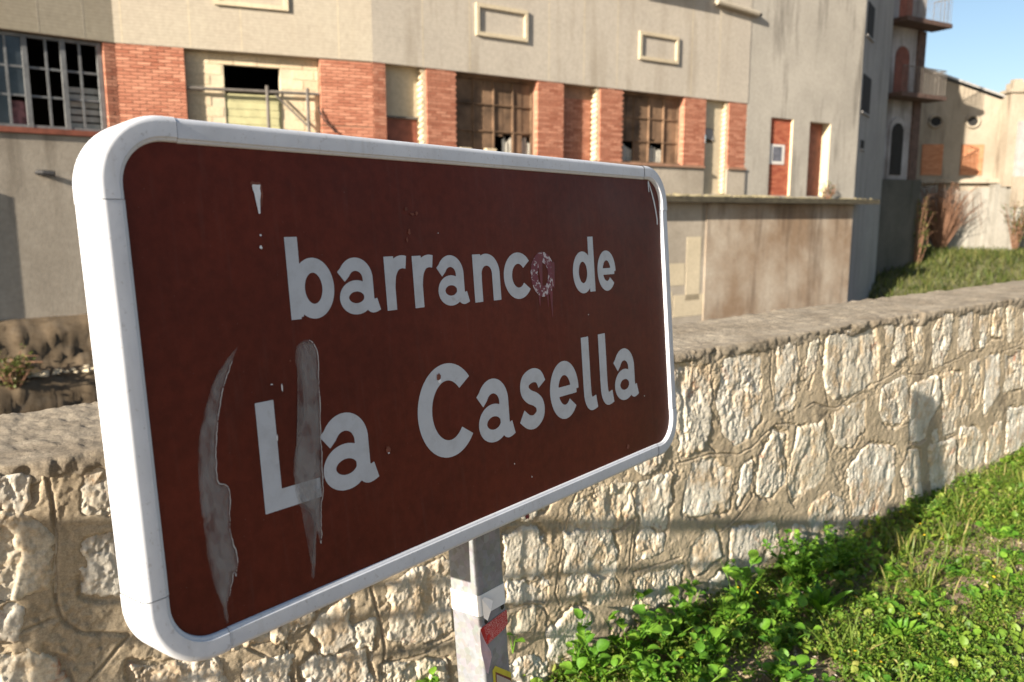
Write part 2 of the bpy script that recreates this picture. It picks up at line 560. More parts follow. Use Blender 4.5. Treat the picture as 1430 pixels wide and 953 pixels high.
def raster_stone(poly, k):
    p = np.array(poly)
    m = .14
    i0, i1 = np.searchsorted(u_arr, [p[:, 0].min() - m, p[:, 0].max() + m])
    j0, j1 = np.searchsorted(z_arr, [p[:, 1].min() - m, p[:, 1].max() + m])
    if i1 <= i0 or j1 <= j0: return
    x = Uw[i0:i1, j0:j1]; y = Zw[i0:i1, j0:j1]
    d2 = np.full(x.shape, 9.0); ins = np.zeros(x.shape, bool)
    n = len(p)
    for a in range(n):
        ax, ay = p[a]; bx, by = p[(a + 1) % n]
        ex, ey = bx - ax, by - ay
        tt = np.clip(((x - ax) * ex + (y - ay) * ey) / (ex * ex + ey * ey + 1e-12), 0, 1)
        d2 = np.minimum(d2, (x - ax - tt * ex) ** 2 + (y - ay - tt * ey) ** 2)
        c = ((ay > y) != (by > y)) & (x < (bx - ax) * (y - ay) / (by - ay + 1e-12) + ax)
        ins ^= c
    d = np.sqrt(d2); d = np.where(ins, -d, d) - .017
    s1 = D1[i0:i1, j0:j1]; s2 = D2[i0:i1, j0:j1]; sid = ID[i0:i1, j0:j1]
    near = d < s1
    s2[...] = np.where(near, s1, np.minimum(s2, d))
    sid[...] = np.where(near, k, sid)
    s1[...] = np.where(near, d, s1)


GROOVES=[[(0.23,1.047),(0.237,0.993),(0.24,0.931),(0.236,0.84),(0.228,0.764),(0.236,0.717),(0.263,0.685),(0.358,0.646)],
[(0.358,0.642),(0.312,0.597),(0.274,0.562),(0.237,0.519)],
[(0.102,0.729),(0.163,0.723),(0.226,0.724)],
[(0.108,0.651),(0.139,0.677)],
[(0.952,0.583),(0.963,0.513),(0.979,0.458),(0.985,0.376),(0.974,0.289),(0.965,0.214)],
[(0.708,0.554),(0.714,0.475),(0.703,0.402),(0.7,0.325)],
[(0.605,0.533),(0.656,0.487),(0.699,0.433)],
[(0.991,0.332),(1.106,0.321),(1.209,0.335)],
[(1.696,0.663),(1.656,0.577),(1.63,0.463),(1.607,0.347),(1.629,0.303)],
[(1.555,0.325),(1.574,0.285),(1.572,0.187),(1.576,0.06)],
[(1.361,0.36),(1.473,0.352),(1.555,0.325)],
[(1.962,0.619),(1.974,0.497),(1.957,0.344),(1.929,0.326)],
[(1.977,0.312),(2.089,0.306),(2.229,0.294)],
[(1.869,0.344),(1.909,0.292),(1.889,0.246)],
[(2.371,1.0),(2.372,0.843),(2.372,0.706),(2.418,0.664)],
[(2.19,0.665),(2.375,0.664),(2.554,0.632),(2.647,0.641),(2.765,0.694),(2.813,0.71)],
[(2.715,0.524),(2.735,0.64),(2.78,0.691)],
[(2.669,0.429),(2.705,0.526)],
[(2.462,0.331),(2.573,0.371),(2.669,0.429)],
[(2.813,0.71),(2.957,0.683)],
[(3.163,0.728),(3.272,0.705),(3.464,0.756),(3.727,0.786),(3.88,0.816)],
[(2.957,0.683),(2.939,0.54),(2.908,0.421),(2.941,0.35),(2.983,0.308)],
[(3.073,1.03),(3.157,0.881),(3.174,0.784),(3.211,0.721)],
[(2.748,1.047),(2.751,0.902),(2.779,0.81)],
[(3.924,0.814),(3.939,0.773),(4.103,0.752)],
[(4.142,0.759),(4.428,0.781),(4.692,0.811),(4.879,0.832)],
[(5.099,0.759),(5.422,0.777)],
[(3.841,0.509),(3.988,0.521),(4.06,0.321)],
[(3.021,0.743),(3.086,0.759),(3.163,0.728)]]

stones = [[(a, min(b, 1.035)) for a, b in s] for s in STONES]
for k, s in enumerate(stones): raster_stone(s, k)
rs = np.random.RandomState(3)
for rad, tries, lo, hi in [(.125, 300, -2.9, 7.4), (.095, 900, -1.5, 7.4), (.065, 900, -.4, 6.4), (.042, 160, -.1, 6.0)]:
    for _ in range(tries):
        cu = rs.uniform(lo, hi); cz = rs.uniform(.03, 1.0)
        r = rad * rs.uniform(.85, 1.2)
        i = min(np.searchsorted(u_arr, cu), len(u_arr) - 1); j = min(np.searchsorted(z_arr, cz), len(z_arr) - 1)
        if D1[i, j] < r + .004 or cz + r > 1.03: continue
        n = rs.randint(6, 9); a0 = rs.uniform(0, 6.28); asp = rs.uniform(.7, 1.0); tl = rs.uniform(-.5, .5)
        poly = []
        for q in range(n):
            a = a0 + 6.283 * q / n; rr = r * rs.uniform(.8, 1.08)
            px, py = rr * math.cos(a), rr * math.sin(a) * asp
            poly.append((cu + px * math.cos(tl) - py * math.sin(tl), cz + px * math.sin(tl) + py * math.cos(tl)))
        stones.append(poly); raster_stone(poly, len(stones) - 1)

ss = lambda a, b, x: np.clip((x - a) / (b - a), 0, 1) ** 2 * (3 - 2 * np.clip((x - a) / (b - a), 0, 1))
# mortar surface: troweled, with scored joint lines half way between the stones
groove = (1 - ss(.0012, .0048, np.abs(D2 - D1) * .5 + .0012 * vnoise(U * 60, Z * 60, 77))) * ss(.004, .012, D1) * ss(-.02, .14, fbm(U * 3.1, Z * 3.1, 60, 3))
Hm = .0042 * fbm(U * 5, Z * 5, 61, 4) + .0016 * fbm(U * 36, Z * 36, 62, 4, .6) + .0018 * facets(U * 30, Z * 30, 63, .5) + .0012 * facets(U * 75, Z * 75, 67, .6)
Hm -= .0012 * groove
# joint lines scored by hand with the trowel
gd = np.full(U.shape, 9.0)
Ug = U + .006 * fbm(U * 18, Z * 18, 110, 3); Zg = Z + .006 * fbm(U * 18, Z * 18, 111, 3)
for L in GROOVES:
    for (ax, ay), (bx, by) in zip(L[:-1], L[1:]):
        i0, i1 = np.searchsorted(u_arr, [min(ax, bx) - .03, max(ax, bx) + .03]); j0, j1 = np.searchsorted(z_arr, [min(ay, by) - .03, max(ay, by) + .03])
        if i1 <= i0 or j1 <= j0: continue
        x = Ug[i0:i1, j0:j1]; y = Zg[i0:i1, j0:j1]
        ex, ey = bx - ax, by - ay
        tt = np.clip(((x - ax) * ex + (y - ay) * ey) / (ex * ex + ey * ey + 1e-12), 0, 1)
        gd[i0:i1, j0:j1] = np.minimum(gd[i0:i1, j0:j1], np.hypot(x - ax - tt * ex, y - ay - tt * ey))
Hm -= .0075 * (1 - ss(.0010, .0046, gd)) - .0008 * np.exp(-((gd - .008) / .004) ** 2)
crev = ss(.011, .002, np.abs(D1 - .001)) * ss(.02, .22, fbm(U * 6 + 4, Z * 6, 68, 3)) * (ID >= 0)
Hm -= .011 * crev
crumb = ss(.10, .30, fbm(U * 8, Z * 8, 64, 4))
Hm += crumb * (.0042 * facets(U * 60, Z * 60, 65, .9) - .002)
Hm -= .024 * ss(-.002, -.024, D1)
# stones
rk = np.random.RandomState(11).uniform(-1, 1, (len(stones) + 1, 4))
rid = np.where(ID >= 0, ID, len(stones))
ins = -D1
tiltu, tiltz, lift, rough = rk[rid, 0], rk[rid, 1], rk[rid, 2], rk[rid, 3]
cen = np.array([np.mean(s, 0) for s in stones] + [[0, 0]])
Hs = -.0065 - .012 * crev + ss(-.008, .012, ins) * (.0080 + .0014 * lift)
Hs += ss(0, .02, ins) * ((U - cen[rid, 0]) * .03 * tiltu + (Z - cen[rid, 1]) * .05 * tiltz)
amp = ss(-.010, .008, ins) * (1 + .4 * rough)
su, sz_ = U + .006 * fbm(U * 30, Z * 30, 66, 2), Z
Hs += amp * (.0024 * facets(su * 18 + 3 * rid, sz_ * 11, 70, .8) + .0021 * facets(su * 48, sz_ * 30 + rid, 71, .9) + .0017 * facets(su * 105, sz_ * 70 + rid, 76, .9) + .0008 * fbm(U * 160, Z * 130, 72, 2, .6))
fis = 1 - ss(.0, .07, np.abs(fbm(su * 26 + rid, sz_ * 8, 74, 4, .55)))
Hs -= amp * .0050 * fis * ss(-.05, .15, fbm(U * 9 + rid, Z * 9, 75, 2))
Hs -= amp * .006 * ss(.16, .34, fbm(U * 14 + rid, Z * 10, 73, 3))

wall = thing('stone_wall', 'low rubble stone boundary wall with rough concrete coping behind the brown sign', 'wall', tuple(wpt(2.5, -.25, 0)))
me = np_mesh('mortar', wpt(U, Hm, Z).reshape(-1, 3), grid_faces(*U.shape), True)
link_mesh('mortar', me, M['mortar'], wall)
HsP = wpt(U, Hs, Z)
cellid = ID[:-1, :-1]
cellD = np.minimum(np.minimum(D1[:-1, :-1], D1[1:, :-1]), np.minimum(D1[1:, 1:], D1[:-1, 1:]))
IDX = np.arange(U.size).reshape(U.shape)
FQ = np.stack([IDX[:-1, :-1], IDX[1:, :-1], IDX[1:, 1:], IDX[:-1, 1:]], -1)
order = sorted(range(len(stones)), key=lambda k: (0 if .0 < cen[k, 0] < 5.9 else 1, -np.ptp(np.array(stones[k])[:, 0]) * np.ptp(np.array(stones[k])[:, 1])))
single = set(order[:290])
restV, restF, nb_ = [], [], 0
flat = HsP.reshape(-1, 3)
for k in range(len(stones)):
    p = np.array(stones[k])
    i0, i1 = np.searchsorted(u_arr, [p[:, 0].min() - .06, p[:, 0].max() + .06])
    j0, j1 = np.searchsorted(z_arr, [p[:, 1].min() - .06, p[:, 1].max() + .06])
    sub = FQ[i0:i1, j0:j1]; m = (cellid[i0:i1, j0:j1] == k) & (cellD[i0:i1, j0:j1] < .010)
    f = sub[m]
    if len(f) < 4: continue
    uq, inv = np.unique(f, return_inverse=True)
    V = flat[uq]; F = inv.reshape(-1, 4)
    if k in single:
        me = np_mesh('stone', V, F, True)
        link_mesh('stone', me, M['stone'], wall)
    else:
        restV.append(V); restF.append(F + nb_); nb_ += len(V)
if restV:
    me = np_mesh('stones', np.concatenate(restV), np.concatenate(restF), True)
    tag(link_mesh('stones', me, M['stone'], wall), kind='stuff')

# coping: rough poured concrete wrapped over the top
cu = np.concatenate([np.arange(-3, -.2, .05), np.arange(-.2, 2.4, .006), np.arange(2.4, 6.2, .010), np.arange(6.2, 16, .08)])
prof = [(-.016, 1.000), (-.006, 1.008), (.000, 1.016), (.003, 1.024), (.005, 1.032), (.006, 1.040), (.0065, 1.048), (.006, 1.056), (.0045, 1.062), (.001, 1.0665), (-.005, 1.069), (-.014, 1.070)]
prof += [(-.024 - q * .0127, 1.07) for q in range(1, 36)] + [(-.487, 1.064), (-.497, 1.05), (-.502, 1.02), (-.503, .9), (-.503, .4), (-.503, -1.9)]
pv = np.array([p[0] for p in prof]); pz = np.array([p[1] for p in prof])
CU, PV = np.meshgrid(cu, pv, indexing='ij'); _, PZ = np.meshgrid(cu, pz, indexing='ij')
arc = np.cumsum(np.r_[0, np.hypot(np.diff(pv), np.diff(pz))]); AR = np.broadcast_to(arc, CU.shape)
rag = .045 * fbm(CU * 5, CU * 0 + 3, 80, 5)
wlow = ss(1.05, .995, PZ) * (PV > -.1)
edge = np.exp(-((PV - .0) / .03) ** 2)
nz = .004 * fbm(CU * 3, AR * 6, 81, 3) + .0052 * fbm(CU * 40, AR * 40, 82, 4, .65) + .0026 * facets(CU * 40, AR * 40, 83, .7) * (1 + edge) + .0022 * fbm(CU * 8, AR * 60, 87, 3) * (PV < -.03)
chipm = ss(.14, .34, fbm(CU * 6.5, AR * 9, 84, 4)) * np.exp(-((PZ - 1.05) / .04) ** 2) * (PV > -.05)
nz = nz - .012 * chipm + chipm * .004 * facets(CU * 22, AR * 22, 88, .9)
beltop = ss(-.02, -.05, PV)
brow = np.exp(-((PV + .487) / .05) ** 2)
CV = PV + (1 - beltop) * nz * 1.0
CZ = PZ + beltop * nz + rag * wlow + brow * .010 * fbm(CU * 16, CU * 0, 85, 3)
CZ = CZ + .012 * fbm(CU * .9, CU * 0 + 9, 86, 2)
me = np_mesh('coping', wpt(CU, CV, CZ).reshape(-1, 3), grid_faces(*CU.shape)[:, ::-1], True)
link_mesh('coping', me, M['coping'], wall)

# ------------------------------------------------------------------ the sign
TL = np.array([-0.46335, 0.90174, 1.66591])
KS = 0.94737
SR = np.array([[0.63639248, -0.06722073, 0.76843086], [0.77134222, 0.06318269, -0.6332765], [-0.00598221, 0.99573557, 0.09205917]])
SW, SH = 1.3634, 0.7016


def sp(a, b, n=0.0):
    return tuple(TL + (SR[:, 0] * a - SR[:, 1] * b + SR[:, 2] * n) * KS)


pb = 1.77
post_base = sp(.703, pb, -.11)
sign = thing('road_sign', 'brown rectangular road sign with white frame reading barranco de La Casella', 'sign', (post_base[0], post_base[1], 0))

RAD = .088
EXT = .016


def ring_pt(sv, tt):
    """point at inward offset tt for path parameter list entry (kind, ...)"""
    k = sv[0]
    if k == 'c':
        _, cx, cy, ang = sv
        return cx + (RAD - tt) * math.cos(ang), cy + (RAD - tt) * math.sin(ang)
    _, x, y, nx, ny = sv
    return x + nx * tt, y + ny * tt


def corner_path(cx, cy, a0):
    L = [('c', cx, cy, a0 + q * math.pi / 2 / 14) for q in range(15)]
    t0 = (math.sin(a0), -math.cos(a0)); t1 = (-math.sin(a0 + math.pi / 2), math.cos(a0 + math.pi / 2))
    e0 = (cx + RAD * math.cos(a0) + t0[0] * EXT, cy + RAD * math.sin(a0) + t0[1] * EXT)
    a1 = a0 + math.pi / 2
    e1 = (cx + RAD * math.cos(a1) + t1[0] * EXT, cy + RAD * math.sin(a1) + t1[1] * EXT)
    return [('s', e0[0], e0[1], -math.cos(a0), -math.sin(a0))] + L + [('s', e1[0], e1[1], -math.cos(a1), -math.sin(a1))]


PROF = [(.014, -.0705), (.002, -.0705), (0, -.0685), (0, -.0675), (0, -.0092), (0, -.0085), (.0004, -.0058), (.0016, -.0034), (.0034, -.0016), (.0060, -.0004), (.0078, -.00005), (.0086, 0), (.0255, -.0002), (.0262, -.0002), (.0271, -.0008), (.0274, -.0022), (.0280, -.0023), (.0308, -.0030), (.0318, -.0050), (.0322, -.009)]


def sweep(path, name, out=0.0, seed=0):
    V, F = [], []
    k = len(PROF)
    for i, sv in enumerate(path):
        for (tt, nn) in PROF:
            a, b = ring_pt(sv, tt - out)
            w = .0006 * (vnoise(np.array([a * 9.0]), np.array([b * 9.0]), 5 + seed)[0])
            V.append(sp(a, b, nn + out + w))
    for i in range(len(path) - 1):
        for j in range(k - 1):
            F.append((i * k + j, (i + 1) * k + j, (i + 1) * k + j + 1, i * k + j + 1))
    o = obj(name, V, F, M['white'], frame, True)
    return o


fr_me = MB()
# backing channel the frame pieces are fixed to (also the first part of the frame)
for (a0, b0, a1, b1) in [(RAD, .006, SW - RAD, .02), (RAD, SH - .02, SW - RAD, SH - .006), (.006, RAD, .02, SH - RAD), (SW - .02, RAD, SW - .006, SH - RAD)]:
    fr_me.hexa([sp(a0, b0, -.066), sp(a1, b0, -.066), sp(a1, b1, -.066), sp(a0, b1, -.066), sp(a0, b0, -.03), sp(a1, b0, -.03), sp(a1, b1, -.03), sp(a0, b1, -.03)])
frame = fr_me.build('frame', M['galv'], sign)
corners = [(RAD, RAD, math.pi), (SW - RAD, RAD, 1.5 * math.pi), (SW - RAD, SH - RAD, 0), (RAD, SH - RAD, .5 * math.pi)]
for i, (cx, cy, a0) in enumerate(corners):
    sweep(corner_path(cx, cy, a0), 'corner_piece', .0009, i)
GAP = .0007
q = RAD + EXT + GAP


def straight(p0, p1, nx, ny, n):
    return [('s', p0[0] + (p1[0] - p0[0]) * i / n, p0[1] + (p1[1] - p0[1]) * i / n, nx, ny) for i in range(n + 1)]


sweep(straight((q, 0), (SW - q, 0), 0, 1, 40), 'edge_rail', 0, 5)
sweep(straight((SW, q), (SW, SH - q), -1, 0, 20), 'edge_rail', 0, 6)
sweep(straight((SW - q, SH), (q, SH), 0, -1, 40), 'edge_rail', 0, 7)
sweep(straight((0, SH - q), (0, q), 1, 0, 20), 'edge_rail', 0, 8)

# panel
PN = -.0066
PT = .0308
loop = []
for (cx, cy, a0) in corners:
    for qq in range(13):
        a = a0 + qq * math.pi / 2 / 12
        loop.append((cx + (RAD - PT) * math.cos(a), cy + (RAD - PT) * math.sin(a)))
V = [sp(a, b, PN) for a, b in loop] + [sp(a, b, PN - .003) for a, b in loop]
nl = len(loop)
F = [tuple(reversed(range(nl))), tuple(range(nl, 2 * nl))] + [(i, (i + 1) % nl, (i + 1) % nl + nl, i + nl) for i in range(nl)]
panel = obj('panel', V, F, M['brown'], sign)
V = [sp(a, b, -.055) for a, b in loop] + [sp(a, b, -.058) for a, b in loop]
obj('back_plate', V, F, M['galv'], sign)

# ---- lettering: strokes -> distance field -> outline -> mesh
SWT = .25


def arcp(cx, cy, rx, ry, a0, a1, n=28):
    return [(cx + rx * math.cos(R_(a0 + (a1 - a0) * i / n)), cy + ry * math.sin(R_(a0 + (a1 - a0) * i / n))) for i in range(n + 1)]


def catmull(P, n=8, closed=False):
    P = [np.array(p, float) for p in P]
    out = []
    m = len(P)
    rng = range(m) if closed else range(m - 1)
    for i in rng:
        p0 = P[(i - 1) % m] if (closed or i > 0) else P[0]
        p1, p2 = P[i], P[(i + 1) % m]
        p3 = P[(i + 2) % m] if (closed or i + 2 < m) else P[-1]
        for k in range(n):
            s = k / n
            out.append(tuple(.5 * ((2 * p1) + (-p0 + p2) * s + (2 * p0 - 5 * p1 + 4 * p2 - p3) * s * s + (-p0 + 3 * p1 - 3 * p2 + p3) * s ** 3)))
    if not closed: out.append(tuple(P[-1]))
    return out


def stroke_sdf(X, Y, pts, w):
    d = np.full(X.shape, 9.0)
    for (ax, ay), (bx, by) in zip(pts[:-1], pts[1:]):
        ex, ey = bx - ax, by - ay
        tt = np.clip(((X - ax) * ex + (Y - ay) * ey) / (ex * ex + ey * ey + 1e-12), 0, 1)
        d = np.minimum(d, np.hypot(X - ax - tt * ex, Y - ay - tt * ey))
    d = d - w / 2
    for p, q in ((pts[0], pts[1]), (pts[-1], pts[-2])):
        tx, ty = p[0] - q[0], p[1] - q[1]
        l = math.hypot(tx, ty)
        if math.hypot(pts[0][0] - pts[-1][0], pts[0][1] - pts[-1][1]) < 1e-6: break
        hp = ((X - p[0]) * tx + (Y - p[1]) * ty) / l
        near = np.hypot(X - p[0], Y - p[1]) < w * .8
        d = np.where(near, np.maximum(d, hp), d)
    return d


def box_sdf(X, Y, x0, y0, x1, y1):
    return np.maximum(np.maximum(x0 - X, X - x1), np.maximum(y0 - Y, Y - y1))


def contour(D, xs, ys, tol=2.0e-5):
    """marching squares on D<0 -> closed loops"""
    nx, ny = D.shape
    inside = D < 0
    seg = {}
    code = (inside[:-1, :-1] * 1 + inside[1:, :-1] * 2 + inside[1:, 1:] * 4 + inside[:-1, 1:] * 8)
    T = {1: [(3, 0)], 2: [(0, 1)], 3: [(3, 1)], 4: [(1, 2)], 5: [(3, 0), (1, 2)], 6: [(0, 2)], 7: [(3, 2)], 8: [(2, 3)], 9: [(2, 0)], 10: [(0, 1), (2, 3)], 11: [(2, 1)], 12: [(1, 3)], 13: [(1, 0)], 14: [(0, 3)]}

    def ekey(i, j, e):
        return [(i, j, 0), (i + 1, j, 1), (i, j + 1, 0), (i, j, 1)][e]
    for i, j in zip(*np.nonzero((code > 0) & (code < 15))):
        for a, b in T[int(code[i, j])]:
            seg[ekey(i, j, a)] = ekey(i, j, b)

    def pt(k):
        i, j, o = k
        i2, j2 = (i + 1, j) if o == 0 else (i, j + 1)
        a, b = D[i, j], D[i2, j2]
        s = a / (a - b)
        return xs[i] + (xs[i2] - xs[i]) * s, ys[j] + (ys[j2] - ys[j]) * s
    loops = []
    while seg:
        k0 = next(iter(seg)); k = k0; L = []
        while k in seg:
            L.append(pt(k)); k = seg.pop(k)
        if len(L) > 5: loops.append(L)
    # drop almost collinear points
    res = []
    for L in loops:
        o = []
        n = len(L)
        for i in range(n):
            if not o:
                o.append(L[i]); continue
            a, b, c = o[-1], L[i], L[(i + 1) % n]
            if abs((b[0] - a[0]) * (c[1] - a[1]) - (b[1] - a[1]) * (c[0] - a[0])) > tol: o.append(b)
        if len(o) > 3: res.append(o)
    return res


def glyph_sdf(ch):
    xs = np.arange(-.1, 1.35, .0105); ys = np.arange(-.15, 1.55, .0105)
    X, Y = np.meshgrid(xs, ys, indexing='ij')
    S = lambda pts, w=SWT: stroke_sdf(X, Y, pts, w)
    B = lambda *a: box_sdf(X, Y, *a)
    mn = np.minimum
    if ch == 'b':
        D = mn(B(0, -.005, .25, 1.36), S(arcp(.50, .49, .305, .39, 0, 360, 48)))
        D = np.maximum(D, -B(.2, -.2, .26, .03))
    elif ch == 'd':
        D = mn(B(.70, -.005, .94, 1.36), S(arcp(.43, .49, .305, .39, 0, 360, 48)))
    elif ch == 'a':
        D = mn(S([(.08, .665)] + arcp(.405, .60, .275, .275, 150, 0) + [(.68, .24)] + catmull([(.68, .24), (.70, .14), (.77, .10), (.90, .135)], 5)[1:], .235),
               S(arcp(.395, .285, .275, .205, 0, 360, 40), .20))
    elif ch == 'r':
        D = mn(B(0, 0, .25, 1.0), S(catmull([(.13, .45), (.18, .68), (.30, .84), (.45, .89), (.575, .875)], 7), .245))
    elif ch == 'n':
        D = mn(B(0, 0, .25, 1.0), S([(.13, .50)] + arcp(.42, .58, .29, .30, 178, 0) + [(.71, 0)]))
    elif ch == 'c':
        D = S(arcp(.45, .5, .325, .39, 38, 322))
    elif ch == 'o':
        D = S(arcp(.445, .5, .32, .39, 0, 360, 48))
    elif ch == 'e':
        D = mn(S(arcp(.43, .5, .315, .39, -4, 320, 40)), B(.2, .40, .80, .565))
    elif ch == 's':
        D = S(catmull([(.66, .71), (.57, .85), (.39, .89), (.20, .82), (.165, .67), (.27, .555), (.45, .475), (.565, .37), (.56, .21), (.40, .11), (.22, .13), (.05, .25)], 7), .235)
    elif ch == 'l':
        D = S(catmull([(.125, 1.36), (.125, .9), (.125, .42), (.15, .21), (.25, .11), (.43, .135)], 8), .245)
    elif ch == 'L':
        D = mn(B(0, 0, .25, 1.34), B(0, 0, .81, .25))
    elif ch == 'C':
        D = S(arcp(.56, .67, .435, .575, 40, 320, 44), .255)
    return D, xs, ys


GL = {}


def flat_shape(name, loops_ab, n, mat, parent, label=None):
    """loops in sign coordinates -> thin flat mesh"""
    vecs = [[Vector((a, b, 0)) for a, b in L] for L in loops_ab]
    tris = tessellate_polygon(vecs)
    pts = [p for L in loops_ab for p in L]
    return obj(name, [sp(a, b, n) for a, b in pts], tris, mat, parent, label=label)


def put(ch, a0, base, xh, wid=None, mat='letter'):
    if ch not in GL: GL[ch] = contour(*glyph_sdf(ch))
    L = GL[ch]
    mx = max(p[0] for l in L for p in l); mi = min(p[0] for l in L for p in l)
    sx = (wid / (mx - mi)) if wid else xh
    L2 = [[(a0 + (x - mi) * sx, base - y * xh) for x, y in l] for l in L]
    return flat_shape('letter', L2, PN + .0006, M[mat], panel, label=('letter o scratched and smeared with dark red paint' if mat == 'letter_red' else None))


X1 = .0868
bl = lambda a: .2695 + .0155 * (a - .25)
for ch, a0, wd in [('b', .2510, .0800), ('a', .3390, .0803), ('r', .4330, .0490), ('r', .4945, .0490), ('a', .5500, .0785), ('n', .6425, .0730), ('c', .7270, .0785), ('o', .8090, .0785), ('d', .9520, .0810), ('e', 1.0450, .0730)]:
    put(ch, a0, bl(a0) + .0005, X1, wd, 'letter_red' if ch == 'o' else 'letter')
X2 = .1175
for ch, a0, wd in [('L', .1790, .0958), ('a', .2805, .1065), ('C', .4800, .1315), ('a', .6270, .1035), ('s', .7460, .0870), ('e', .8470, .1000), ('l', .9660, .0510), ('l', 1.0315, .0515), ('a', 1.0880, .1030)]:
    put(ch, a0, .5362, X2, wd)

# dried smears, chips, paint
SM1 = [(.1614, .2984), (.1360, .3215), (.1170, .3480), (.0966, .3981), (.0898, .4346), (.0862, .4850), (.0871, .5289), (.0887, .5777), (.0940, .6080), (.1005, .6355), (.1038, .6620), (.1080, .6620), (.1088, .6390), (.1170, .6180), (.1210, .6000), (.1245, .6080), (.1270, .5960), (.1301, .5818), (.1240, .5402), (.1283, .4922), (.1231, .4787), (.1131, .4687), (.1163, .4213), (.1240, .3850), (.1350, .3500), (.1500, .3180)]
SM2 = [(.2712, .3013), (.2560, .3090), (.2495, .3298), (.2576, .3570), (.2568, .4094), (.2475, .4350), (.2355, .4576), (.2298, .4983), (.2330, .5361), (.2470, .5500), (.2548, .5565), (.2554, .5859), (.2487, .6214), (.2433, .6478), (.2480, .6510), (.2530, .6300), (.2600, .5880), (.2640, .6060), (.2680, .5900), (.2717, .5523), (.2780, .5216), (.2810, .4678), (.2853, .4041), (.2896, .3300), (.2840, .3080)]
def poly_field(loop):
    p = np.array(loop)
    xs = np.arange(p[:, 0].min() - .012, p[:, 0].max() + .012, .0009); ys = np.arange(p[:, 1].min() - .012, p[:, 1].max() + .012, .0012)
    X, Y = np.meshgrid(xs, ys, indexing='ij')
    X = X + .0016 * fbm(X * 160, Y * 110, 31, 3); Y = Y + .0012 * fbm(X * 160, Y * 110, 32, 3)
    d2 = np.full(X.shape, 9.0); ins_ = np.zeros(X.shape, bool)
    for (ax, ay), (bx, by) in zip(loop, loop[1:] + loop[:1]):
        ex, ey = bx - ax, by - ay
        tt = np.clip(((X - ax) * ex + (Y - ay) * ey) / (ex * ex + ey * ey + 1e-12), 0, 1)
        d2 = np.minimum(d2, (X - ax - tt * ex) ** 2 + (Y - ay - tt * ey) ** 2)
        ins_ ^= ((ay > Y) != (by > Y)) & (X < (bx - ax) * (Y - ay) / (by - ay + 1e-12) + ax)
    return np.where(ins_, -np.sqrt(d2), np.sqrt(d2)), xs, ys


def smear(pts, lab):
    D, xs, ys = poly_field(catmull(pts, 4, True))
    o = flat_shape('paint_smear', contour(D, xs, ys, 2e-8), PN + .0012, M['smear'], panel, lab)
    for k_, lev in enumerate((.0022, .0050)):
        L = contour(D + lev + .0022 * fbm(xs[:, None] * 55 + ys[None] * 0, ys[None] * 38 + xs[:, None] * 0, 33 + k_, 3), xs, ys, 2e-8)
        if k_ == 0:
            ic = np.where(D < 0, 1., 0.); cx_ = (ic * xs[:, None]).sum(0) / np.maximum(ic.sum(0), 1)
            RD = np.maximum(np.abs(D + .0007) - .0006 + .0005 * fbm(xs[:, None] * 70 + ys[None] * 0, ys[None] * 30 + xs[:, None] * 0, 36, 2), cx_[None] + .004 - xs[:, None])
            Lr = contour(RD, xs, ys, 1e-8)
            for q_ in Lr: flat_shape('smear_highlight', [q_], PN + .0022, M['ridge_glint'], panel)  # flat pale line on the right edge, a painted highlight
        if L: flat_shape('smear_film', L, PN + .0015 + .0003 * k_, M['smear'], panel)
    return o


smear(SM1, 'long curved grey drip smear down the left of the sign')
smear(SM2, 'grey drip smear across the foot of the letter L')
flat_shape('smear_drip', [catmull([(.1030, .668), (.1075, .668), (.1085, .682), (.1075, .694), (.1055, .6945), (.1040, .682)], 4, True)], .0012, M['smear'], frame)


def blob(cx, cy, rx, ry, seed, n=14):
    r = random.Random(seed)
    return [(cx + rx * (1 + r.uniform(-.35, .3)) * math.cos(6.283 * i / n), cy + ry * (1 + r.uniform(-.35, .3)) * math.sin(6.283 * i / n)) for i in range(n)]


flat_shape('paint_chip', [[(.2073, .0806), (.2100, .0795), (.2150, .0800), (.2207, .0796), (.2195, .0850), (.2200, .0920), (.2180, .1010), (.2172, .1100), (.2165, .1193), (.2135, .1196), (.2125, .1120), (.2108, .1010), (.2098, .0920), (.2080, .0870)]], PN + .0011, M['chip'], panel, 'white chip of missing brown paint near the top left')
flat_shape('rust_mark', [[(.2050, .0775), (.2085, .0750), (.2140, .0765), (.2190, .0755), (.2230, .0790), (.2240, .0930), (.2205, .1090), (.2185, .1100), (.2190, .0930), (.2195, .0830), (.2140, .0815), (.2075, .0830)]], PN + .0005, M['rust'], panel)
k_ = 0
for (cx, cy, rx, ry, m) in [(.2135, .1490, .0016, .0014, 'chip'), (.2120, .1655, .0025, .0026, 'chip'), (.2085, .4330, .0010, .0050, 'chip'), (.2245, .3640, .0012, .0058, 'chip'), (.2080, .3570, .0022, .0008, 'chip'), (.4090, .4942, .0050, .0060, 'rust'), (.4105, .4990, .0022, .0030, 'chip'), (.5365, .4030, .0050, .0040, 'chip'), (.5350, .3960, .0065, .0060, 'rust'), (1.1300, .6490, .0060, .0055, 'rust'), (.4900, .1100, .0030, .0030, 'rust'), (.5030, .1180, .0045, .0025, 'rust'), (.5130, .1165, .0035, .0035, 'rust'), (.4930, .1480, .0030, .0050, 'rust'), (.4870, .1600, .0022, .0040, 'rust'), (.2420, .3280, .0015, .0015, 'rust'), (1.2150, .5440, .0016, .0012, 'chip'), (.7200, .5920, .0011, .0016, 'chip'), (1.0000, .3300, .0012, .0012, 'chip'), (.5600, .1500, .0009, .0009, 'chip'), (.7700, .6300, .0010, .0020, 'chip')]:
    flat_shape('paint_chip', [blob(cx, cy, rx, ry, k_)], PN + .0011 + .0002 * (k_ % 3), M[m], panel); k_ += 1
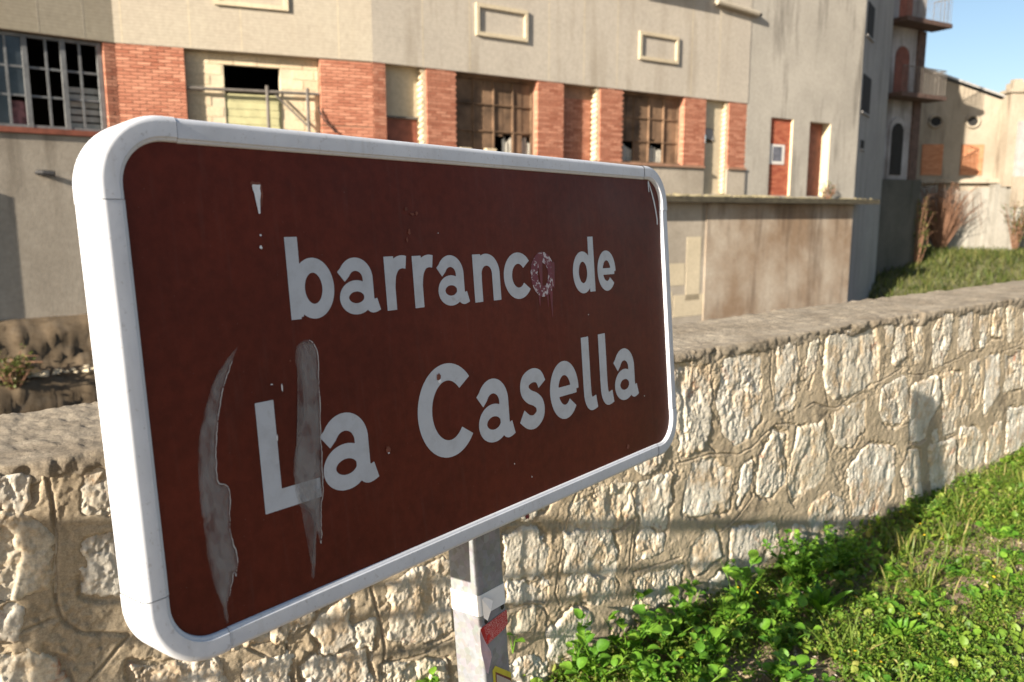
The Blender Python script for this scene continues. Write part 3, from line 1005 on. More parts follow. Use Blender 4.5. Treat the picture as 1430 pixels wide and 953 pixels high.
# scratched film hanging at the top right corner
flat_shape('scratch', [catmull([(1.2820, .036), (1.2850, .037), (1.2860, .058), (1.2835, .060), (1.2820, .050)], 4, True)], PN + .0012, M['chip'], panel)
flat_shape('scratch', [catmull([(1.2850, .037), (1.2885, .039), (1.3080, .078), (1.3190, .118), (1.3200, .136), (1.3150, .137), (1.3150, .122), (1.3040, .082)], 4, True)], PN + .0010, M['chip'], panel)
# red drips by the vandalised letter
for (a, b0, b1, w, sd_) in [(.8330, .272, .296, .0035, 1), (.8720, .262, .320, .0045, 2), (.8600, .275, .300, .0025, 3), (.8830, .215, .262, .0060, 4), (.8420, .198, .262, .0070, 5)]:
    flat_shape('red_paint', [catmull([(a - w, b0), (a, b0 - .003), (a + w, b0), (a + w * .7, (b0 + b1) / 2), (a + w * .2, b1), (a - w * .3, b1), (a - w * .8, (b0 + b1) / 2)], 4, True)], PN + .0005 + .00003 * sd_, M['red_paint'], panel)
flat_shape('red_paint', [blob(.7400, .7010, .006, .0050, 33, 12)], .0013, M['red_paint'], frame)

# post with tape and stickers
A0, A1, N0, N1 = .664, .742, -.0725, -.150
pst = MB()
cr = .006


def post_ring(b, g=0.0):
    a0, a1, n0, n1 = A0 - g, A1 + g, N0 + g, N1 - g
    P = []
    for (ca, cn, s0) in [(a1 - cr, n0 - cr, 0), (a0 + cr, n0 - cr, 90), (a0 + cr, n1 + cr, 180), (a1 - cr, n1 + cr, 270)]:
        for q_ in range(5):
            th = R_(s0 + 22.5 * q_)
            P.append(sp(ca + cr * math.cos(th), b, cn + cr * math.sin(th)))
    return P


def post_tube(b0, b1, g, name, mat, parent, lab=None, skew=0):
    P0, P1 = post_ring(b0, g), post_ring(b1, g)
    n = len(P0)
    return obj(name, P0 + P1, [(i, (i + 1) % n, n + (i + 1) % n, n + i) for i in range(n)] + [tuple(reversed(range(n))), tuple(range(n, 2 * n))], mat, parent, label=lab)


post = post_tube(.45, pb + .15, 0, 'post', M['galv'], sign)
post.data.polygons.foreach_set('use_smooth', [False] * len(post.data.polygons))
post_tube(.8500, .8920, .0012, 'tape_band', M['tape'], post, 'band of white tape round the post')
# rails and clamps behind the panel
for b in (.605,):
    MB().hexa([sp(.24, b, -.0855), sp(SW - .3, b, -.0855), sp(SW - .3, b + .07, -.0855), sp(.24, b + .07, -.0855), sp(.24, b, -.158), sp(SW - .3, b, -.158), sp(SW - .3, b + .07, -.158), sp(.24, b + .07, -.158)]).build('rear_rail', M['galv'], sign)
    MB().hexa([sp(A0 - .10, b + .01, -.0582), sp(A1 + .10, b + .01, -.0582), sp(A1 + .10, b + .06, -.0582), sp(A0 - .10, b + .06, -.0582), sp(A0 - .10, b + .01, -.0849), sp(A1 + .10, b + .01, -.0849), sp(A1 + .10, b + .06, -.0849), sp(A0 - .10, b + .06, -.0849)]).build('bracket', M['galv'], sign)
def on_front(name, loop, mat, lift, parent=None, lab=None):
    V = [sp(a, b, N0 + lift + (e if e else 0)) for a, b, e in loop]
    tri = tessellate_polygon([[Vector((a, b, 0)) for a, b, e in loop]])
    return obj(name, V, tri, mat, parent or post, label=lab)


on_front('peeling_tape', [(.6700, .8580, .0016), (.6760, .8540, .004), (.6900, .8660, .012), (.6810, .8830, .013), (.6750, .9020, .008), (.6710, .8960, .002)], M['tape'], .001, None, 'loose flap of white tape')
st = on_front('sticker', [(.6640, .9140, 0), (.7420, .9060, 0), (.7420, .9360, 0), (.7300, .9430, 0), (.6700, .9560, 0)], M['sticker_print'], .0012, None, 'red sticker printed with small pale lettering')
on_front('sticker_edge', [(.6590, .9150, .0012), (.6700, .9130, .0012), (.6735, .9300, .0012), (.6690, .9560, .003)], M['sticker_red'], .0014, st)
on_front('sticker_edge', [(.6760, .9390, .0006), (.6850, .9330, .0006), (.6885, .9400, .0006), (.6800, .9490, .0006), (.6730, .9540, .0006)], M['sticker_red'], .0014, st)
on_front('sticker_flap', [(.6590, .9160, .001), (.6650, .9400, .006), (.6710, .9610, .014), (.6700, .9720, .016), (.6420, .9900, .030), (.6390, .9850, .028), (.6440, .9500, .014), (.6560, .9200, .002)], M['sticker_back'], .0014, st, 'peeled pale pink corner of the red sticker')
ye = on_front('sticker', [(.6880, 1.075, 0), (.6870, 1.012, 0), (.6960, 1.006, 0), (.7415, 1.040, 0), (.7415, 1.095, 0)], M['sticker_yellow'], .0010, None, 'yellow edged sticker low on the post')
on_front('sticker_line', [(.6925, 1.078, .0004), (.6950, 1.018, .0004), (.7400, 1.052, .0004), (.7400, 1.095, .0004)], M['rust'], .0010, ye)
on_front('sticker_field', [(.6950, 1.080, .0008), (.6970, 1.024, .0008), (.7395, 1.057, .0008), (.7395, 1.095, .0008)], M['sticker_tan'], .0010, ye)
for (a, b) in [(.7300, .8960), (.6800, .9060)]:
    on_front('bolt_hole', [(a + .0055 * math.cos(6.283 * i / 14), b + .0065 * math.sin(6.283 * i / 14), 0) for i in range(14)], M['black'], .0008)

# ------------------------------------------------------------------ far side of the ravine
M['band'] = plaster('beige_render', (.49, .44, .365), (.44, .395, .33), (.29, .245, .185), lines=True, streak=.6)
M['band_b'] = plaster('cream_render', (.42, .375, .295), (.40, .35, .275), (.33, .275, .19), lines=True, streak=.25)
M['band_a'] = plaster('dull_beige_render', (.385, .34, .255), (.35, .305, .23), (.28, .23, .15), lines=True, streak=.35)
M['grey_render'] = plaster('grey_render', (.42, .39, .335), (.34, .315, .27), (.12, .108, .09), streak=.95)
M['base_render'] = plaster('base_render', (.42, .37, .30), (.31, .27, .215), (.14, .115, .085), streak=.8, bump=.6)
M['low_render'] = plaster('stained_lower_render', (.42, .36, .285), (.25, .175, .115), (.12, .085, .06), streak=.95, bump=.6)
M['shade_render'] = plaster('shaded_grey_render', (.33, .32, .30), (.27, .26, .25), (.14, .13, .12), streak=.6)  # grey render toned darker and cooler for surfaces lying in shade
M['block'] = plaster('cream_blockwork', (.56, .48, .34), (.48, .41, .29), (.36, .29, .2), streak=.3)
M['brick'] = brickmat('red_brick', (.34, .125, .075), (.54, .255, .165), 'obj')
M['bricks'] = brickmat('red_brickwork', (.34, .125, .075), (.54, .255, .165), 'island')
M['brick_door'] = brickmat('orange_brick', (.36, .085, .048), (.52, .175, .095), 'island')
M['brick_orange'] = brickmat('pale_orange_brick', (.42, .175, .085), (.54, .26, .14), 'island')
M['brick_cream'] = brickmat('cream_brick', (.52, .42, .28), (.66, .55, .38), 'island')
M['brick_joint'] = plain('brick_joint', (.30, .17, .11), .95, .2, 10)
M['steel'] = plain('grey_painted_steel', (.16, .165, .165), .6, .3, 8, .2)
M['rail'] = plain('weathered_rail', (.13, .115, .10), .7, .3, 8, .2)
M['board'] = plain('rusty_brown_board', (.17, .105, .062), .85, .6, 2.2, .3)
M['curtain'] = plain('pale_curtain', (.46, .44, .38), .9, .2, 10, .3)
M['slat_green'] = plain('faded_green_slat', (.42, .40, .22), .7, .15, 6, .15)
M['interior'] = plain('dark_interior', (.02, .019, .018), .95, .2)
M['roofing'] = plain('grey_roof_sheet', (.30, .29, .28), .8, .2, 4, .4)
M['slab_rubble'] = plain('mossy_rubble', (.19, .165, .10), .95, .4, 9, .4)
M['moss'] = plain('mossy_slab', (.06, .052, .034), .95, .4, 5, .6, 30, .02)
M['wood_red'] = plain('red_brown_door', (.23, .075, .045), .7, .3, 6, .3)
M['red_shutter'] = plain('faded_red_shutter', (.15, .055, .038), .8, .35, 5, .3)
M['white_plaster'] = plaster('flaking_white_plaster', (.38, .38, .39), (.20, .19, .185), (.09, .08, .075), streak=.85)
M['dark_wall'] = plaster('damp_dark_wall', (.115, .11, .095), (.075, .075, .065), (.04, .045, .03), streak=.8, bump=.6)
M['cream_house'] = plaster('warm_cream_render', (.36, .31, .24), (.27, .23, .175), (.14, .11, .08), streak=.9)
M['brown_timber'] = plain('dark_brown_timber', (.085, .052, .04), .8, .4, 5, .3)
M['pale_wall'] = plaster('pale_grey_masonry', (.30, .285, .25), (.24, .225, .19), (.12, .105, .075), streak=.8, bump=.6)
t = NT('old_glass')
c = t.ramp(t.noise(2.5, 4), [(.35, (.015, .018, .02)), (.7, (.05, .06, .07))])
M['glass'] = t.fin(c, .12, t.bump(t.noise(3, 2), .05, .02), 0, .6)
t = NT('paper_poster')
M['poster'] = plain('paper_poster', (.66, .63, .58), .8, .08, 20)
M['poster_grey'] = plain('poster_picture', (.13, .135, .16), .7, .6, 14, .1)


class Sec:
    """a straight facade: s along it, z up, n out towards the ravine"""
    def __init__(self, az, P):
        a = R_(az)
        self.az = az
        self.P = np.array([P[0], P[1], 0.0]); self.d = np.array([math.sin(a), math.cos(a), 0.]); self.n = np.array([self.d[1], -self.d[0], 0.])
        self.rz = math.atan2(self.d[1], self.d[0])

    def w(self, s, z, n=0.0):
        p = self.P + self.d * s + self.n * n
        return (p[0], p[1], z)

    def box(self, mb, s0, s1, z0, z1, n0, n1):
        """n0 front, n1 back"""
        return mb.hexa([self.w(s0, z0, n0), self.w(s1, z0, n0), self.w(s1, z0, n1), self.w(s0, z0, n1), self.w(s0, z1, n0), self.w(s1, z1, n0), self.w(s1, z1, n1), self.w(s0, z1, n1)])


V0 = (-6.617, 13.872); V1 = (-2.605, 15.533)
SA, SB, SC_ = Sec(50, V0), Sec(67.5, V0), Sec(56.8, V1)
LB = 4.342
ZB = 4.38      # underside of the plain upper wall
ZR = 10.6      # roof
fac = thing('factory_building', 'long abandoned beige factory with red brick pilasters and broken windows across the ravine', 'building', (1.5, 18.3, -1.5))

# upper plain walls
SA.box(MB(), -9, 0, ZB, ZR, .012, -.45).build('upper_wall', M['band_a'], fac)
SB.box(MB(), 0, LB, ZB, ZR, .012, -.45).build('upper_wall', M['band_b'], fac)
SC_.box(MB(), 0, 10.36, ZB, ZR, .012, -.45).build('upper_wall', M['band'], fac)
# grey rendered block at the end, with two door openings
end = MB()
for a in [(10.36, 11.31, -1.6, ZR), (11.31, 12.22, 4.1, ZR), (12.22, 12.93, -1.6, ZR), (12.93, 13.86, 4.09, ZR), (13.86, 15.14, -1.6, ZR), (11.31, 12.22, -1.6, 2.07), (12.93, 13.86, -1.6, 2.07)]:
    SC_.box(end, a[0], a[1], a[2], a[3], 0.0, -.5)
end.build('end_wall', M['grey_render'], fac)
# lower walls
SA.box(MB(), -9, 0, -1.6, 2.82, 0.004, -.6).build('base_wall', M['base_render'], fac)
SB.box(MB(), 0, LB, -1.6, 2.72, 0.004, -.6).build('base_wall', M['base_render'], fac)
b_ = MB(); SC_.box(b_, 0, 8.86, -1.6, 2.70, 0.004, -.6); SC_.box(b_, 9.69, 10.36, -1.6, 2.70, 0.004, -.6); SC_.box(b_, 8.86, 9.69, -1.6, 2.07, 0.004, -.6)
b_.build('base_wall', M['base_render'], fac)
SC_.box(MB(), 9.0, 15.10, -1.6, 1.84, .03, .004 + .0015).build('render_coat', M['low_render'], fac, label='brown stained render under the walkway slab')
for (s0, s1, z0, z1) in [(7.0, 7.9, -.95, -.35), (8.35, 8.85, -.6, 1.0), (7.2, 8.3, -.2, .35), (7.95, 9.0, -1.0, -.45)]:
    SC_.box(MB(), s0, s1, z0, z1, .012, .0045).build('patch', M['block'], fac)
# back of the building, roof and inner floor keep the rooms dark
back = MB()
for S_, s0, s1 in ((SA, -9, 2.5), (SB, -1, LB + 1), (SC_, -1, 15.14)):
    S_.box(back, s0, s1, -1.6, ZR, -6.5, -6.8)
SA.box(back, -9.2, -9, -1.6, ZR, 0, -6.5)
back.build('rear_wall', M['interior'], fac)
pl = [SA.w(-9, 0, -.1)[:2], SA.w(0, 0, -.1)[:2], SB.w(LB, 0, -.1)[:2], SC_.w(15.1, 0, -.1)[:2], SC_.w(13.6, 0, -6.6)[:2], SC_.w(0, 0, -6.6)[:2], SA.w(-9, 0, -6.6)[:2]]
n_ = len(pl)


def prism(pl, z0, z1):
    V = [(x, y, z0) for x, y in pl] + [(x, y, z1) for x, y in pl]
    n = len(pl)
    return V, [tuple(range(n)), tuple(reversed(range(n, 2 * n)))] + [(i, i + n, (i + 1) % n + n, (i + 1) % n) for i in range(n)]


obj('roof', *prism(pl, ZR - .05, ZR + .2), M['roofing'], fac)
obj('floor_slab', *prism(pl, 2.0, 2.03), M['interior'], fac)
# shaded return wall running back from the end
SRt = Sec(33, SC_.w(15.14, 0)[:2])
r_ = MB()
SRt.box(r_, 0, 4.9, -1.6, ZR, 0, -.4)
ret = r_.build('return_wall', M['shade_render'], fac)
for (s0, s1, z0, z1) in [(.25, 1.5, 4.55, 5.6), (.3, 1.3, 6.7, 7.6), (.5, 1.0, 3.5, 3.75)]:
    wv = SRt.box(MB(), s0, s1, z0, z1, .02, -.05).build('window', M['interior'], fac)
    SRt.box(MB(), s0 - .05, s1 + .05, z0 - .06, z0 - .002, .05, 0.001).build('sill', M['shade_render'], wv)

# ---- brick pilasters
BL, BH, BD, BJ = .205, .046, .105, .012
bm_brick = bpy.data.meshes.new('brick')
e = .004
vb = []
for zz, i_ in ((0, e), (e, 0), (BH - e, 0), (BH, e)):
    for x, y in ((i_, -i_), (BL - i_, -i_), (BL - i_, -BD), (i_, -BD)): vb.append((x, y, zz))
fb = [(0, 3, 2, 1), (12, 13, 14, 15)] + [(4 * r + k, 4 * r + (k + 1) % 4, 4 * r + 4 + (k + 1) % 4, 4 * r + 4 + k) for r in range(3) for k in range(4)]
# local: x along, -y goes back => flip so that front face is +n (we rotate so local -y = n)
vb = [(x, -y, z) for x, y, z in vb]
bm_brick.from_pydata(vb, [], [tuple(reversed(f)) for f in fb])
bm_brick.materials.append(M['brick'])
bm_half = bm_brick.copy()
for v in bm_half.vertices:
    if v.co.x > BL * .4: v.co.x -= BL * .5 + BJ * .5
n_single = 0


def brick_rows(s0, s1, z0, z1):
    z = z0; row = 0
    while z + BH <= z1 + .02:
        s = s0 - (row % 2) * (BL + BJ) / 2
        while s < s1 - .02:
            a, b = max(s, s0), min(s + BL, s1)
            if b - a > .03: yield a, b, z
            s += BL + BJ
        z += BH + BJ; row += 1


def pilaster(S_, s0, s1, z0=2.72, z1=ZB - .004, n=.0, single=False, mat='bricks', joint='brick_joint', depth=.35, name='pilaster'):
    global n_single
    core = S_.box(MB(), s0 + .004, s1 - .004, z0, z1, n - .012, n - depth).build(name, M[joint], fac)
    mb = MB()
    for a, b, z in brick_rows(s0, s1, z0, z1):
        jit = rnd.uniform(-.003, .003)
        if single and abs((b - a) - BL) < .001:
            o = link_mesh('brick', bm_brick, None, core, S_.w(a, z, n + jit), S_.rz); n_single += 1
        elif single and abs((b - a) - (BL - BJ) / 2) < .012:
            o = link_mesh('brick', bm_half, None, core, S_.w(a, z, n + jit), S_.rz); n_single += 1
        else:
            S_.box(mb, a, b, z, min(z + BH, z1 - .002), n + jit, n - .11)
    if mb.V:
        o = mb.build('bricks' if not single else 'cut_bricks', M[mat], core)
        o['kind'] = 'stuff'
    return core


pilaster(SA, -.18, -.002, 2.92)
pilaster(SB, 0, 1.06, 2.72, single=True)
pilaster(SB, 3.36, LB - .002, 3.2, single=True)
pilaster(SB, 3.36, LB - .002, 2.72, 3.19)
pilaster(SC_, 0.002, .25)
for a, b in [(1.12, 1.78), (3.77, 4.46), (5.49, 6.17), (8.12, 8.86), (9.69, 10.355)]:
    pilaster(SC_, a, b)
# toothed cream jambs on the right of the recesses
for a, zb in [(1.12, 2.72), (5.49, 2.72), (9.69, 2.1)]:
    mb = MB(); z = zb; k = 0
    while z < ZB - .03:
        wd = .11 if k % 2 else .075
        SC_.box(mb, a - wd, a - .006, z, z + BH * 1.2, -.03, -.19); z += BH * 1.2 + .003; k += 1
    j = mb.build('toothed_jamb', M['brick_cream'], fac); j['kind'] = 'stuff'
# sills
SA.box(MB(), -9, -.0, 2.83, 2.915, .05, -.3).build('sill', M['wood_red'], fac)
for a, b in ((1.12, 8.86), (9.69, 10.36)):
    SC_.box(MB(), a, b, 2.702, 2.755, .055, -.1).build('sill', M['brick_joint'], fac)

# ---- recess between the pilasters on the middle section
rc = MB()
for a in [(1.06, 1.70, 2.72, ZB), (2.67, 3.36, 2.72, ZB), (1.70, 2.67, 4.20, ZB)]:
    SB.box(rc, *a, -.17, -.4)
rcs = rc.build('recess_wall', M['block'], fac)
mb = MB()
for a, b, z in brick_rows(1.06, 3.36, 2.74, ZB - .05):
    pass
zz = 2.74; k = 0
while zz < ZB - .06:
    s = 1.08 - (k % 2) * .2
    while s < 3.34:
        a, b = max(s, 1.08), min(s + .385, 3.345)
        if b - a > .05 and not (b > 1.72 and a < 2.65 and zz > 2.9 and zz < 4.16):
            SB.box(mb, a, b, zz, zz + .165, -.162 + rnd.uniform(-.003, .003), -.18)
        s += .4
    zz += .18; k += 1
o = mb.build('blocks', M['brick_cream'], rcs); o['kind'] = 'stuff'
for i in range(6):
    SB.box(MB(), 1.70, 2.67, 2.90 + i * .133, 2.90 + i * .133 + .126, -.19 - .006 * (i % 2), -.21).build('shutter_slat', M['slat_green'], fac)
rail = MB()
rail.tube([SB.w(1.09, 3.73, -.06), SB.w(3.34, 3.745, -.06)], .028, 8)
railo = rail.build('rail', M['rail'], fac)
for s in (2.42, 3.13):
    MB().tube([SB.w(s, 2.74, -.055), SB.w(s, 3.84, -.055)], .032, 8).build('rail_post', M['rail'], railo)
MB().tube([SB.w(2.56, 3.69, -.05), SB.w(3.16, 3.12, -.05)], .02, 6).build('rail_brace', M['rail'], railo)
MB().tube([SB.w(3.30, 3.5, .03), SB.w(3.38, 3.3, .05), SB.w(3.52, 3.15, .05), SB.w(3.62, 3.05, .05)], .014, 6).build('hanging_cable', M['black'], fac)

# ---- recesses of the right section
rec = MB(); SC_.box(rec, .25, 1.12, 2.70, ZB, -.20, -.4)
rc1 = rec.build('recess_wall', M['block'], fac)
SC_.box(MB(), .25, .99, 2.72, 3.40, -.185, -.198).build('red_panel', M['wood_red'], rc1)
SC_.box(MB(), .25, 1.0, 3.41, 3.445, -.14, -.198).build('ledge', M['rail'], rc1)
rec = MB(); SC_.box(rec, 4.46, 5.49, 2.70, ZB, -.21, -.4)
rc2 = rec.build('recess_wall', M['brick_joint'], fac)
mb = MB()
for a, b, z in brick_rows(4.46, 5.37, 2.72, ZB - .25):
    SC_.box(mb, a, b, z, z + BH, -.20 + rnd.uniform(-.002, .002), -.22)
o = mb.build('bricks', M['bricks'], rc2); o['kind'] = 'stuff'
rec = MB()
for a in [(8.86, 9.69, 2.05, 3.34), (8.86, 9.69, 3.70, ZB), (9.30, 9.69, 3.34, 3.70)]:
    SC_.box(rec, *a, -.13, -.4)
rec.build('recess_wall', M['block'], fac)
mb = MB().add([SC_.w(8.95, 3.69, -.14), SC_.w(9.28, 3.69, -.14), SC_.w(9.28, 3.40, -.10), SC_.w(9.02, 3.45, -.12)], [(0, 1, 2, 3)])
mb.build('torn_sheet', M['shade_render'], fac)

# ---- steel window at the left
def win_grid(S_, verts, hors, z0, z1, n, thick, thin, mat='steel', missing=(), glassmat='glass', bars=None):
    s0, s1 = verts[0], verts[-1]
    fr = MB()
    S_.box(fr, s0, s1, z1 - .05, z1, n + .01, n - .05); S_.box(fr, s0, s1, z0, z0 + .05, n + .012, n - .05)
    for i, s in enumerate(verts):
        w = thick if i % 2 == 0 else thin
        S_.box(fr, s - w / 2, s + w / 2, z0, z1, n + .02 * (i % 2 == 0), n - .05)
    for h in hors: S_.box(fr, s0, s1, h - thin / 2, h + thin / 2, n - .006, n - .04)
    w_ = fr.build('window', M[mat], fac)
    hz = [z0] + list(hors) + [z1]
    for i in range(len(verts) - 1):
        for j in range(len(hz) - 1):
            if (i, j) in missing: continue
            S_.box(MB(), verts[i] + .012, verts[i + 1] - .012, hz[j] + .012, hz[j + 1] - .012, n - .02, n - .024).build('pane', M[glassmat], w_)
    return w_


va = [-2.96, -2.66, -2.40, -2.12, -1.86, -1.57, -1.31, -1.01, -.77, -.52, -.23]
miss = {(6, 0), (6, 1), (6, 2), (7, 0), (7, 1), (7, 2), (8, 1), (8, 2), (9, 1), (9, 2), (8, 0), (9, 0), (5, 0)}
wA = win_grid(SA, va, [3.42, 3.86], 2.92, 4.36, -.10, .075, .035, missing=miss)
for i in range(6):
    SA.box(MB(), -.76, -.25, 2.97 + i * .115, 2.97 + i * .115 + .085, -.20 - .012 * (i % 2), -.24).build('slat', M['curtain'], wA)
SA.box(MB(), -1.56, -1.33, 2.98, 3.34, -.20, -.22).build('curtain', plain('striped_cloth', (.26, .12, .12), .9, .7, 9), wA)

# ---- two boarded windows on the right section
for (a, b, gaps, sd0) in [(1.78, 3.77, {4: (.0, .36), 5: (0, .40), 7: (0, .42)}, 1), (6.17, 8.12, {0: (.12, .42), 1: (.05, .46), 4: (.1, .5), 5: (0, .42)}, 2)]:
    r2 = random.Random(sd0)
    n = 8
    ws = (b - a - .06) / n
    fr = MB()
    SC_.box(fr, a, b, 2.756, 2.80, -.10, -.22); SC_.box(fr, a, b, ZB - .07, ZB - .003, -.15, -.22)
    for i in (0, 2, 4, 6, 8):
        s = a + .03 + ws * i
        SC_.box(fr, s - .016, s + .016, 2.80, ZB - .05, -.175, -.215)
    for h in (3.28, 3.82): SC_.box(fr, a, b, h - .011, h + .011, -.18, -.21)
    wv = fr.build('window', M['steel'] if sd0 == 5 else M['board'], fac)
    for i in range(n):
        z0 = 2.81
        if i in gaps: z0 = 2.80 + gaps[i][1] + r2.uniform(0, .06)
        s = a + .03 + ws * i
        SC_.box(MB(), s + .003, s + ws - .003, z0, ZB - .03, -.205 - r2.uniform(0, .014), -.228).build('board', M['board'], wv)
    for i in gaps:
        if i % 2 == 1 or sd0 == 2:
            s = a + .03 + ws * i
            mb = MB()
            for q_ in range(5):
                SC_.box(mb, s + .01 + q_ * ws / 5, s + q_ * ws / 5 + ws / 5, 2.81, 2.81 + .40 * r2.uniform(.7, 1.), -.25 - .02 * (q_ % 2), -.275)
            mb.build('curtain', M['curtain'], wv)
for s, zz in ((1.86, 2.98), (2.46, 2.99)):
    SC_.box(MB(), s, s + .24, 2.757, zz - .08, .045, -.06).build('loose_block', M['brick_cream'], fac)

# ---- doors in the grey end wall
dr = SC_.box(MB(), 11.31, 12.22, 2.05, 4.12, -.075, -.2).build('bricked_up_door', M['brick_joint'], fac)
mb = MB()
for a, b, z in brick_rows(11.315, 12.215, 2.06, 4.09):
    SC_.box(mb, a, b, z, z + BH, -.062 + rnd.uniform(-.003, .003), -.08)
o = mb.build('bricks', M['brick_door'], dr); o['kind'] = 'stuff'
po = SC_.box(MB(), 11.38, 11.98, 2.90, 3.42, -.050, -.058).build('poster', M['poster'], dr)
SC_.box(MB(), 11.50, 11.86, 2.98, 3.36, -.046, -.0495).build('picture', M['poster_grey'], po)
SC_.box(MB(), 12.205, 12.225, 2.07, 4.1, .003, -.07).build('reveal', M['brick_cream'], fac)
d2 = SC_.box(MB(), 12.93, 13.86, 2.05, 4.12, -.27, -.3).build('door', M['wood_red'], fac)
SC_.box(MB(), 13.05, 13.22, 2.95, 3.42, -.22, -.268).build('meter_box', M['black'], d2)
SC_.box(MB(), 13.845, 13.865, 2.07, 4.09, -.001, -.27).build('reveal', M['block'], fac)

# ---- raised plaster frames on the upper wall
def plaque(S_, s0, s1, z0, z1, mat):
    mb = MB(); w = .075
    for a in [(s0, s0 + w, z0, z1), (s1 - w, s1, z0, z1), (s0 + w, s1 - w, z1 - w, z1 - .001), (s0 + w, s1 - w, z0 + .001, z0 + w)]:
        S_.box(mb, *a, .06, .0125)
    mb.build('plaster_frame', M[mat], fac)


def joints(S_, s_list, mat):
    mb = MB()
    for s in s_list: S_.box(mb, s - .007, s + .007, ZB + .02, ZR - .1, .0135, .0118)
    mb.build('panel_joints', M[mat], fac)


joints(SA, [-2.6, -1.75, -1.1, -.45], 'band_b'); joints(SB, [.12, 1.18, 2.02, 3.72], 'block'); joints(SC_, [1.05, 2.1, 4.05, 5.0, 5.95, 8.3, 9.25], 'block')
plaque(SB, 1.60, 2.84, 5.13, 5.75, 'block'); plaque(SC_, 2.23, 3.48, 5.11, 5.73, 'block'); plaque(SC_, 6.58, 7.82, 5.09, 5.71, 'block')
# balcony slab and pipe high on the wall
mb = MB(); SC_.box(mb, 5.9, 8.2, 6.78, 6.94, .30, .013)
bal = mb.build('balcony_slab', M['shade_render'], fac)
mb = MB(); SC_.box(mb, 6.0, 8.1, 6.94, 7.7, .28, .24); mb.build('parapet', M['shade_render'], bal)
MB().tube([SC_.w(9.0, 6.66, .09), SC_.w(10.50, 6.57, .09)], .075, 10).build('drain_pipe', M['band_b'], fac)
MB().tube([SC_.w(10.44, 6.575, .09), SC_.w(10.62, 6.565, .09)], .04, 8).build('pipe_end', M['black'], fac)
MB().tube([SC_.w(10.38, 2.0, .02), SC_.w(10.38, 2.68, .02)], .012, 6).build('cable', M['black'], fac)
# walkway slab with moss and rubble
mb = MB(); SC_.box(mb, 4.5, 15.9, 1.86, 2.0, .36, -.02)
slab = mb.build('walkway_slab', M['moss'], fac, label='mossy concrete walkway slab along the foot of the facade')
mb = MB()
for i in range(150):
    s = rnd.uniform(6.5, 15.6); r = rnd.uniform(.02, .07) * (1.2 if s < 12 else .7)
    P = [(rnd.uniform(.6, 1.2) * r * x, rnd.uniform(.6, 1.2) * r * y, rnd.uniform(.5, 1.) * r * z) for x, y, z in [(-1, -1, 0), (1, -1, 0), (1, 1, 0), (-1, 1, 0), (-.7, -.7, 1), (.7, -.7, 1), (.7, .7, 1), (-.7, .7, 1)]]
    c = SC_.w(s, 1.995, rnd.uniform(.03, .31))
    mb.hexa([(c[0] + x, c[1] + y, c[2] + z) for x, y, z in P])
o = mb.build('rubble', M['slab_rubble'], slab); o['kind'] = 'stuff'
SA.box(MB(), -2.95, -2.42, -1.6, 2.1, .13, .0045).build('shadow_block', M['base_render'], fac)  # out-of-view projection added to cast a shadow along the base wall
# broken pipe stub in the left base wall
MB().tube([SA.w(-1.3, 2.22, -.02), SA.w(-1.22, 2.215, .10), SA.w(-1.08, 2.20, .16)], .045, 8).build('pipe_stub', M['black'], fac)

# ------------------------------------------------------------------ house with balconies
SE = Sec(60, (12.9, 28.6))
eh = thing('balcony_house', 'tall shaded house with two balconies and arched openings behind the factory', 'building', SE.w(1, -1.6, -2))
mb = MB(); SE.box(mb, -2.5, 2.0, 2.8, 12.0, 0, -5); mb.build('wall', M['white_plaster'], eh)
mb = MB(); SE.box(mb, -2.5, 2.3, -1.6, 2.8, .12, -4); mb.build('base_wall', M['dark_wall'], eh)


def arch(S_, s0, s1, z0, z1, n0, n1):
    r = (s1 - s0) / 2; c = (s0 + s1) / 2
    L = [(s0, z0), (s1, z0)] + [(c + r * math.cos(R_(a)), z1 - r + r * math.sin(R_(a))) for a in range(0, 181, 20)]
    n = len(L)
    return [S_.w(s, z, n0) for s, z in L] + [S_.w(s, z, n1) for s, z in L], [tuple(range(n)), tuple(reversed(range(n, 2 * n)))] + [(i, i + n, (i + 1) % n + n, (i + 1) % n) for i in range(n)]


a1 = obj('arched_door', *arch(SE, .46, 1.22, 5.75, 7.35, .03, -.02), M['red_shutter'], eh)
a2 = obj('arched_surround', *arch(SE, .36, 1.30, 2.72, 4.95, .05, -.02), M['white_plaster'], eh)
obj('arched_window', *arch(SE, .50, 1.14, 2.95, 4.75, .07, .03), M['interior'], a2)
mb = MB(); SE.box(mb, 1.62, 2.05, 2.8, 7.95, .06, -.2); mb.build('corner_pier', M['brown_timber'], eh)
for z in (5.54, 7.98):
    mb = MB(); SE.box(mb, -.1, 2.42, z, z + .14, .75, .001)
    sl = mb.build('balcony', M['brown_timber'], eh)
    rl = MB()
    for (p, q_) in ((SE.w(-.05, z + 1.0, .70), SE.w(2.37, z + 1.0, .70)), (SE.w(2.37, z + 1.0, .70), SE.w(2.37, z + 1.0, .05))):
        rl.tube([p, q_], .018, 6)
    for i in range(22):
        s = -.05 + 2.42 * i / 21
        rl.tube([SE.w(s, z + .14, .70), SE.w(s, z + 1.0, .70)], .009, 5)
    for i in range(1, 6):
        rl.tube([SE.w(2.37, z + .14, .70 - .13 * i), SE.w(2.37, z + 1.0, .70 - .13 * i)], .009, 5)
    rl.build('railing', M['rail'], sl)
mb = MB(); SE.box(mb, .5, 1.2, 8.12, 9.9, .02, -.05); mb.build('door', M['wood_red'], eh)
mb = MB(); SE.box(mb, -2.7, 2.2, 12.0, 12.2, .3, -5.2); mb.build('roof', M['roofing'], eh)

